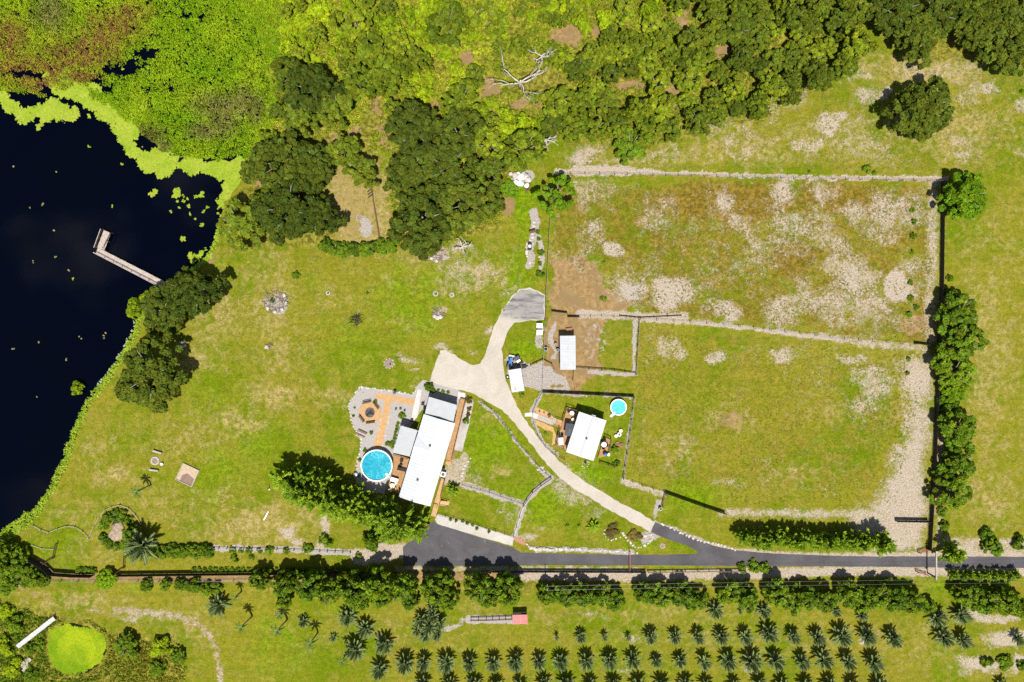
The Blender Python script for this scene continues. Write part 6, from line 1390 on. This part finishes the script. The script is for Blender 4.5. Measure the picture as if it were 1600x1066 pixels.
fence('fence between the barn yard and the north paddock', [(905, 496), (940, 495), (998, 499)], 1.1, 'wire', 2.4)
fence('low dark fence between the two paddocks, western part', [(968, 494), (1000, 497), (1064, 494)], .6, 'rail', 2.4, B_RAIL)
fence('wire fence dividing the north and south paddocks', [(1000, 499), (1130, 508), (1250, 522), (1320, 531), (1428, 538)], 1.2, 'wire', 3.0)
fence('short black fence end where the dividing fence meets the east fence', [(1428, 537), (1462, 541)], 1.3, 'board', 2.2)
fence('fence on the east side of the small grass pen', [(998, 500), (996, 540), (993, 585)], 1.2, 'rail', 2.2)
fence('fence on the south side of the small grass pen', [(993, 585), (960, 580), (900, 576)], 1.2, 'rail', 2.2)
fence('black board fence on the north side of the guest house yard', [(848, 613), (900, 615.5), (990, 620)], 1.3, 'board', 2.3)
fence('fence on the east side of the guest house yard', [(990, 621), (982, 690), (973.5, 746)], 1.25, 'rail', 2.2)
fence('curved dark fence on the west side of the guest house yard', [(847, 613), (838, 628), (832, 645), (833, 660), (840, 680), (852, 698), (868, 710), (882, 718)], 1.0, 'iron', 1.8)
fence('short dark fence south-east of the guest house', [(937, 722), (950, 726), (960, 730)], 1.0, 'rail', 1.8, B_RAIL)
fence('pale fence from the guest yard corner to the red gate', [(973.5, 748), (1003, 759), (1037, 769)], 1.1, 'wire', 2.2)
fence('straight black board fence slanting down to the feathery row', [(1039, 769.5), (1085, 786), (1132, 802)], 1.35, 'board', 2.2)
fence('black board fence across the bare sand corner by the entrance', [(1398, 813), (1449, 814)], 1.4, 'board', 2.2)
fence('dark iron fence following the west edge of the driveway', [(750, 628), (761, 633), (772, 644), (786, 662), (800, 681), (822, 706), (845, 733), (861, 746)], .95, 'iron', 1.6)
fence('fence with gate posts across the foot of the driveway lawn', [(861, 747), (845, 758), (832, 769), (823, 781), (818, 790)], 1.0, 'rail', 1.7, B_RAIL)
fence('pale fence between the two lawns beside the apron', [(818, 790), (812, 808), (803, 838)], .9, 'wire', 1.6)
fence('low fence on the grey gravel line across the lawn', [(722, 757), (765, 769), (816, 787)], .8, 'iron', 2.2)
fence('black iron fence above the pale bed by the apron', [(683, 803), (722, 813), (760, 825), (803, 838)], 1.0, 'iron', 1.8)
fence('tall solid black fence around the south-west corner', [(44, 868), (73, 884), (84, 895), (120, 897.5), (148, 898)], 1.9, 'board', 2.4)
fence('long solid black fence behind the little shrubs', [(182, 897.5), (300, 896), (450, 894.5), (620, 893.5)], 1.5, 'board', 2.5)
fence('black double board fence south of the asphalt lane', [(770, 892), (860, 892), (1008, 892.5)], 1.1, 'board', 2.5)
fence('post fence south of the lane between barrier and fork', [(1012, 893), (1090, 892), (1160, 891)], .9, 'rail', 2.2)
fence('brown wire fence along the brown strip above the bushes', [(70, 908), (150, 908), (250, 907.5), (395, 906.5)], .9, 'wire', 3.6)
fence('row of grey posts along the grey path', [(330, 856), (420, 857.5), (500, 861), (548, 863)], .8, 'log', 1.7, None, 'fences')
fence('low winding log rail from the lake corner to the raised bed', [(53, 821), (65, 828), (77, 832), (91, 826), (105, 822), (118, 823), (130, 830), (140, 841)], .5, 'log', 1.7)
fence('low log rail curving over the raised bed', [(140, 840), (148, 822), (156, 808), (165, 797), (175, 792), (188, 789), (202, 794), (212, 804), (221, 818)], .5, 'log', 1.7)
fence('thin dark rail crossing the small lawn by the south-west gate', [(91, 848), (86, 871), (73, 879)], 1.0, 'rail', 2.0, B_RAIL)
fence('dark slatted fence beside the pale lime tree', [(181, 896), (196, 886), (197, 868)], 1.0, 'rail', 1.6, B_RAIL)
fence('short ladder-like fence leading to the red-roofed hut', [(736, 967), (760, 966.5), (800, 965)], 1.1, 'rail', 1.3, B_RAIL)
fence('low rust rail beside the barn running to the guest yard', [(896, 578), (895, 594), (898, 608)], 1.0, 'rail', 1.6, B_RUST)
fence('rusty angled rail between the shed gravel and the barn', [(829, 572), (848, 563), (862, 570), (866, 581)], 1.0, 'rail', 1.5, B_RUST)
fence('low tree trunk barrier on the small lawn near the lake corner', [(52, 852), (66, 857), (85, 858)], .3, 'log', 3.0)
def gate(px0, px1, label, mat, h=1.15, bars=4):
    A, B = P(*px0), P(*px1); L = (B - A).length; t = thing('gate', label, 'gate', A, math.atan2((B - A).y, (B - A).x))
    for x in (0, L): MB().box((x, 0, h * .55), (.12, .12, h * 1.1)).obj('gate_post', B_BLACK, t)
    for i in range(bars): MB().beam((.08, 0, .25 + (h - .3) * i / (bars - 1)), (L - .08, 0, .25 + (h - .3) * i / (bars - 1)), .05, .05).obj('bar', mat, t)
    MB().beam((.1, 0, .3), (L - .1, 0, h - .1), .04, .05).obj('brace', mat, t)
gate((853, 482), (851.5, 500), 'red metal gate between the turning area and the orange dirt', B_RED); gate((1038.5, 771), (1034, 789), 'rust-red gate below the guest house yard', B_RUST)
gate((1447, 857), (1433, 862), 'red gate wing north of the lane entrance', B_RED); gate((1446, 897), (1430, 892), 'bright red gate wing south of the lane entrance', B_RED)
t = thing('barrier', 'thin red barrier pole closing the lane west of the fork', 'barrier', P(983, 860)); 
for y in (0, -3.4): MB().box((0, y, .55), (.14, .14, 1.1)).obj('post', B_RAIL, t)
MB().beam((0, .2, 1.0), (0, -3.6, 1.0), .12, .12).obj('pole', B_RED, t)
t = thing('entrance_gate', 'tall entrance gate of two dark posts and a pale beam spanning the lane', 'gate', P(1449, 857))
for y in (0, -4.75): MB().box((0, y, 1.35), (.2, .2, 2.7)).obj('post', B_BLACK, t)
MB().beam((0, .3, 2.8), (0, -5.2, 2.8), .26, .2).obj('beam', B_PALE, t)
for y in (0, -4.75): MB().box((-.1, y, 2.0), (.5, .08, .5), ry=.785).obj('brace', B_BLACK, t)
up = thing('utility_pole', 'dark utility pole with two wires on the pale strip south of the lane', 'utility pole', P(853, 904)); HP = 5.2
MB().tube([(0, 0, 0), (0, 0, HP)], [.13, .09], 8).obj('pole', B_BLACK, up); MB().box((0, 0, HP - .25), (.1, 1.2, .1)).obj('crossarm', B_POST, up); MB().lathe([(.3, 0), (.28, .25), (0, .25)], n=10).obj('footing', B_STONE, up)
for y in (-.45, .3):
    e = P(1800, 906, HP) - P(853, 904) + Vector((0, y, 0)); st = Vector((0, y, HP - .1)); mb = MB()
    mb.tube([st.lerp(e, k / 12) - Vector((0, 0, 3.0 * (k / 12) * (1 - k / 12))) for k in range(13)], .01, 4); mb.obj('wire', B_WIRE, up)
# long brown tube with three short dark cross bars near its far end
A, B = P(593, 371), P(580, 292); rz = math.atan2((B - A).y, (B - A).x)
fpz = thing('long_bar', 'long brown bar with short dark cross bars across the clearing', 'pole', A, rz); L = (B - A).length
MB().tube([(0, 0, .17), (L, 0, .15)], [.17, .1], 8).obj('shaft', B_RAIL, fpz)
for d in (.3, .85, 1.4): MB().box((L - d - .4, .35, .32), (.14, 1.2, .12), rz=.5).obj('crossarm', B_BLACK, fpz)

# ---------------------------------------------------------------- lawn furniture and heaps
t = thing('sand_box', 'square wooden sandbox with a brown damp half on the west lawn', 'sandbox', P(293.5, 742), R(-25)); s_ = 1.72
MB().box((0, 0, .06), (2 * s_ - .1, 2 * s_ - .1, .12)).obj('sand', B_SANDB, t); MB().prism([(-.9, -s_ + .1), (s_ - .15, -s_ + .1), (s_ - .2, -.2), (-.2, .25), (-.9, -.5)], .1, .14).obj('tarp', simple('brown_tarp', (.17, .11, .085), .9, .15), t)
for i in range(4):
    a = i * math.pi / 2; MB().box((s_ * math.cos(a), s_ * math.sin(a), .13), (.12, 2 * s_ + .12 - .24 * (i % 2), .26), rz=a).obj('board', B_PALE, t)
def log_bench(px, py, deg, L, label):
    t = thing('log_bench', label, 'bench', P(px, py), R(deg)); MB().box((0, 0, .42), (L, .34, .08)).obj('seat', B_PALE, t)
    lm = MB().box((0, 0, .19), (.14, .3, .38)).mesh('leg', B_RAIL)
    for x in (-.38, .38): put('leg', lm, t, (x * L, 0, 0))
log_bench(247, 706, -17, 1.8, 'pale plank bench north of the lawn fire ring'); log_bench(241.5, 734.5, -8, 1.8, 'pale plank bench south of the lawn fire ring')
fr = thing('fire_ring', 'ring of stones round brown ash on the west lawn', 'fire pit', P(242.5, 720)); MB().lathe([(0, .05), (.55, .03)], n=12).obj('ash', B_BRUSH, fr)
rng_ = random.Random(4); mb = MB().blob((0, 0, 0), .2, rng_, 7, 4); sm = mb.mesh('stone', B_STONE)
for i in range(12): put('stone', sm, fr, (.7 * math.cos(i * .524), .7 * math.sin(i * .524), .08), (0, 0, i * 1.3))
def brush_heap(px, py, rx, n, label, seed, stones=0, plant=False, mat=None, h=.5, L=1.2):
    rng = random.Random(seed); t = thing('brush_heap', label, 'brush heap', P(px, py)); r = rx * S; mb = MB()
    for i in range(n):
        a = rng.uniform(0, 6.28); q = r * math.sqrt(rng.random()) * .85; z = h * (1 - (q / r) ** 2) * rng.uniform(.2, 1) + .05; b = rng.uniform(0, 6.28); l = L * rng.uniform(.4, 1)
        mb.tube([(q * math.cos(a), q * math.sin(a), z), (q * math.cos(a) + l * math.cos(b), q * math.sin(a) + l * math.sin(b), max(.04, z + rng.uniform(-.15, .2)))], [rng.uniform(.03, .07), .02], 4)
    mb.obj('branches', mat or B_BRUSH, t, kind='stuff')
    for i in range(stones):
        a = -2.4 + i * .75; m2 = MB().blob((0, 0, 0), rng.uniform(.3, .5), rng, 7, 4); m2.obj('stone', B_STONE, t, (r * .75 * math.cos(a), r * .75 * math.sin(a), .2))
    if plant:
        v, f, tt, _ = broad_crown(seed, .6, .6, 9, 24, .14); put('plant', mesh('plant', v, f, M_HEDGE, False, tt), t, (-.5, .1, .2))
brush_heap(431, 471, 22, 130, 'large round heap of cut branches with pale boulders on the lawn', 1, 5, True)
brush_heap(557, 500, 9, 60, 'dark charred heap of branches in the middle of the lawn', 2, 0, False, B_BLACK, .6)
brush_heap(684, 490, 9, 40, 'elongated heap of grey branches on the east lawn', 3, 3)
brush_heap(683, 396, 16, 70, 'dead leaf and branch heap under the southern oak', 4, 2)
brush_heap(420, 540, 5, 16, 'small tan twig heap on the west lawn', 5, 1)
def tree_ring(px, py, r, label, seed, post=True):
    rng = random.Random(seed); t = thing('tree_ring', label, 'mulch ring', P(px, py)); MB().lathe([(0, .09), (r * .7, .08), (r, .01)], n=14).obj('mulch', B_BRUSH, t)
    sm = MB().blob((0, 0, 0), .14, rng, 6, 4).mesh('stone', B_STONE)
    for i in range(9): put('stone', sm, t, (r * math.cos(i * .7), r * math.sin(i * .7), .06), (0, 0, i))
    if post: MB().box((r * .35, -r * .2, .3), (.2, .2, .6)).obj('stump', B_BLACK, t)
tree_ring(607.5, 568, .95, 'mulch ring with two dark stumps below the middle of the lawn', 1); tree_ring(512.5, 397 + 61, .3, 'tiny ring with a dark stump west of the lawn centre', 2)
tree_ring(680.5, 459, .42, 'pale stone ring on the upper east lawn, left one', 3); tree_ring(706, 461, .38, 'pale stone ring on the upper east lawn, right one', 4, False)
tree_ring(562, 341, .62, 'white stone ring in the sandy clearing', 5, False); tree_ring(1035, 853, .45, 'pale stone ring on the grass wedge of the lane fork', 6, False)
t = thing('rubble_heap', 'white rubble and slabs by the wood north-west of the paddock', 'rubble heap', P(814, 280)); rng_ = random.Random(9)
for i in range(16): 
    m2 = MB().blob((0, 0, 0), rng_.uniform(.35, .8), rng_, 7, 4, .25); m2.obj('rock', B_STONE if i % 3 else B_TRIM, t, (rng_.uniform(-2, 1.6), rng_.uniform(-1.4, 1.2) , .25), (0, 0, i))
t = thing('junk_pile', 'dark brown junk beside the white rubble heap', 'junk pile', P(824, 292))
for i in range(7): MB().box((rng_.uniform(-.4, .4), rng_.uniform(-.9, .9), .2 + .1 * (i % 3)), (.7, .3, .2), rz=i).obj('board', B_RAIL, t)
t = thing('go_kart', 'small black toy car on the white path west of the paddock', 'toy car', P(827.5, 385), R(88)); MB().prism([(-.75, -.3), (.5, -.32), (.8, -.2), (.8, .2), (.5, .32), (-.75, .3)], .15, .45).obj('body', B_BLACK, t); MB().box((-.05, 0, .55), (.5, .42, .22)).obj('cabin', B_TRIM, t)
for x in (-.5, .5):
    for y in (-.35, .35): wheel(t, x, y, .18, .12)
t = thing('path_arbour', 'small dark bench at the top of the white path', 'bench', P(832, 363), R(15)); MB().box((0, 0, .45), (1.3, .45, .07)).obj('seat', B_RAIL, t); MB().box((0, .22, .75), (1.3, .06, .5)).obj('backrest', B_RAIL, t)
for x in (-.55, .55): MB().box((x, 0, .21), (.08, .4, .42)).obj('leg', B_RAIL, t)
edging('white_path_stones', 'white stones scattered along the path west of the north paddock', [(836, 345), (832, 372), (824, 380), (822, 395), (830, 415)], .6, .5, B_STONE, 17, .2)
edging('white_path_stones', 'white stones beside the four shrubs at the paddock corner', [(847, 378), (842, 398), (848, 420)], .8, .4, B_STONE, 18, .2)
edging('paddock_stones', 'pale sandstone slabs at the sharp bend of the driveway fence', [(838, 735), (846, 728), (851, 740)], .6, .6, B_STONE, 19, .3)
t = thing('white_post', 'white board lying on the lawn south-west of the windbreak', 'board', P(416, 806), R(62)); MB().box((0, 0, .06), (1.9, .22, .1)).obj('board', B_TRIM, t); MB().box((.7, 0, .13), (.1, .4, .06)).obj('cleat', B_PALE, t)
t = thing('lawn_post', 'thin dark post with a pale foot west of the windbreak', 'post', P(421, 762)); MB().box((0, 0, .55), (.12, .12, 1.1)).obj('post', B_BLACK, t); MB().blob((0, -.3, .06), .25, rng_, 7, 4).obj('foot', B_STONE, t)
for x, y, lb in [(285, 535, 'white cooler box half under the two lakeside oaks, upper one'), (288, 541, 'white cooler box half under the two lakeside oaks, lower one')]:
    t = thing('cooler', lb, 'cooler', P(x, y), R(20)); MB().box((0, 0, .22), (.7, .42, .44)).obj('body', B_TRIM, t); MB().box((0, 0, .47), (.74, .46, .06)).obj('lid', B_METAL, t)
mound = thing('raised_bed', 'bare pinkish mound of dry soil inside the raised bed', 'raised bed', P(183, 832)); mb = MB(); mb.blob((0, 0, 0), 1.0, random.Random(3), 16, 8, .3, (1.5, 1.9, .3)); mb.obj('soil', simple('dry_soil', (.25, .19, .13), 1, .35, 3.0, bump=.5), mound, smooth=True)
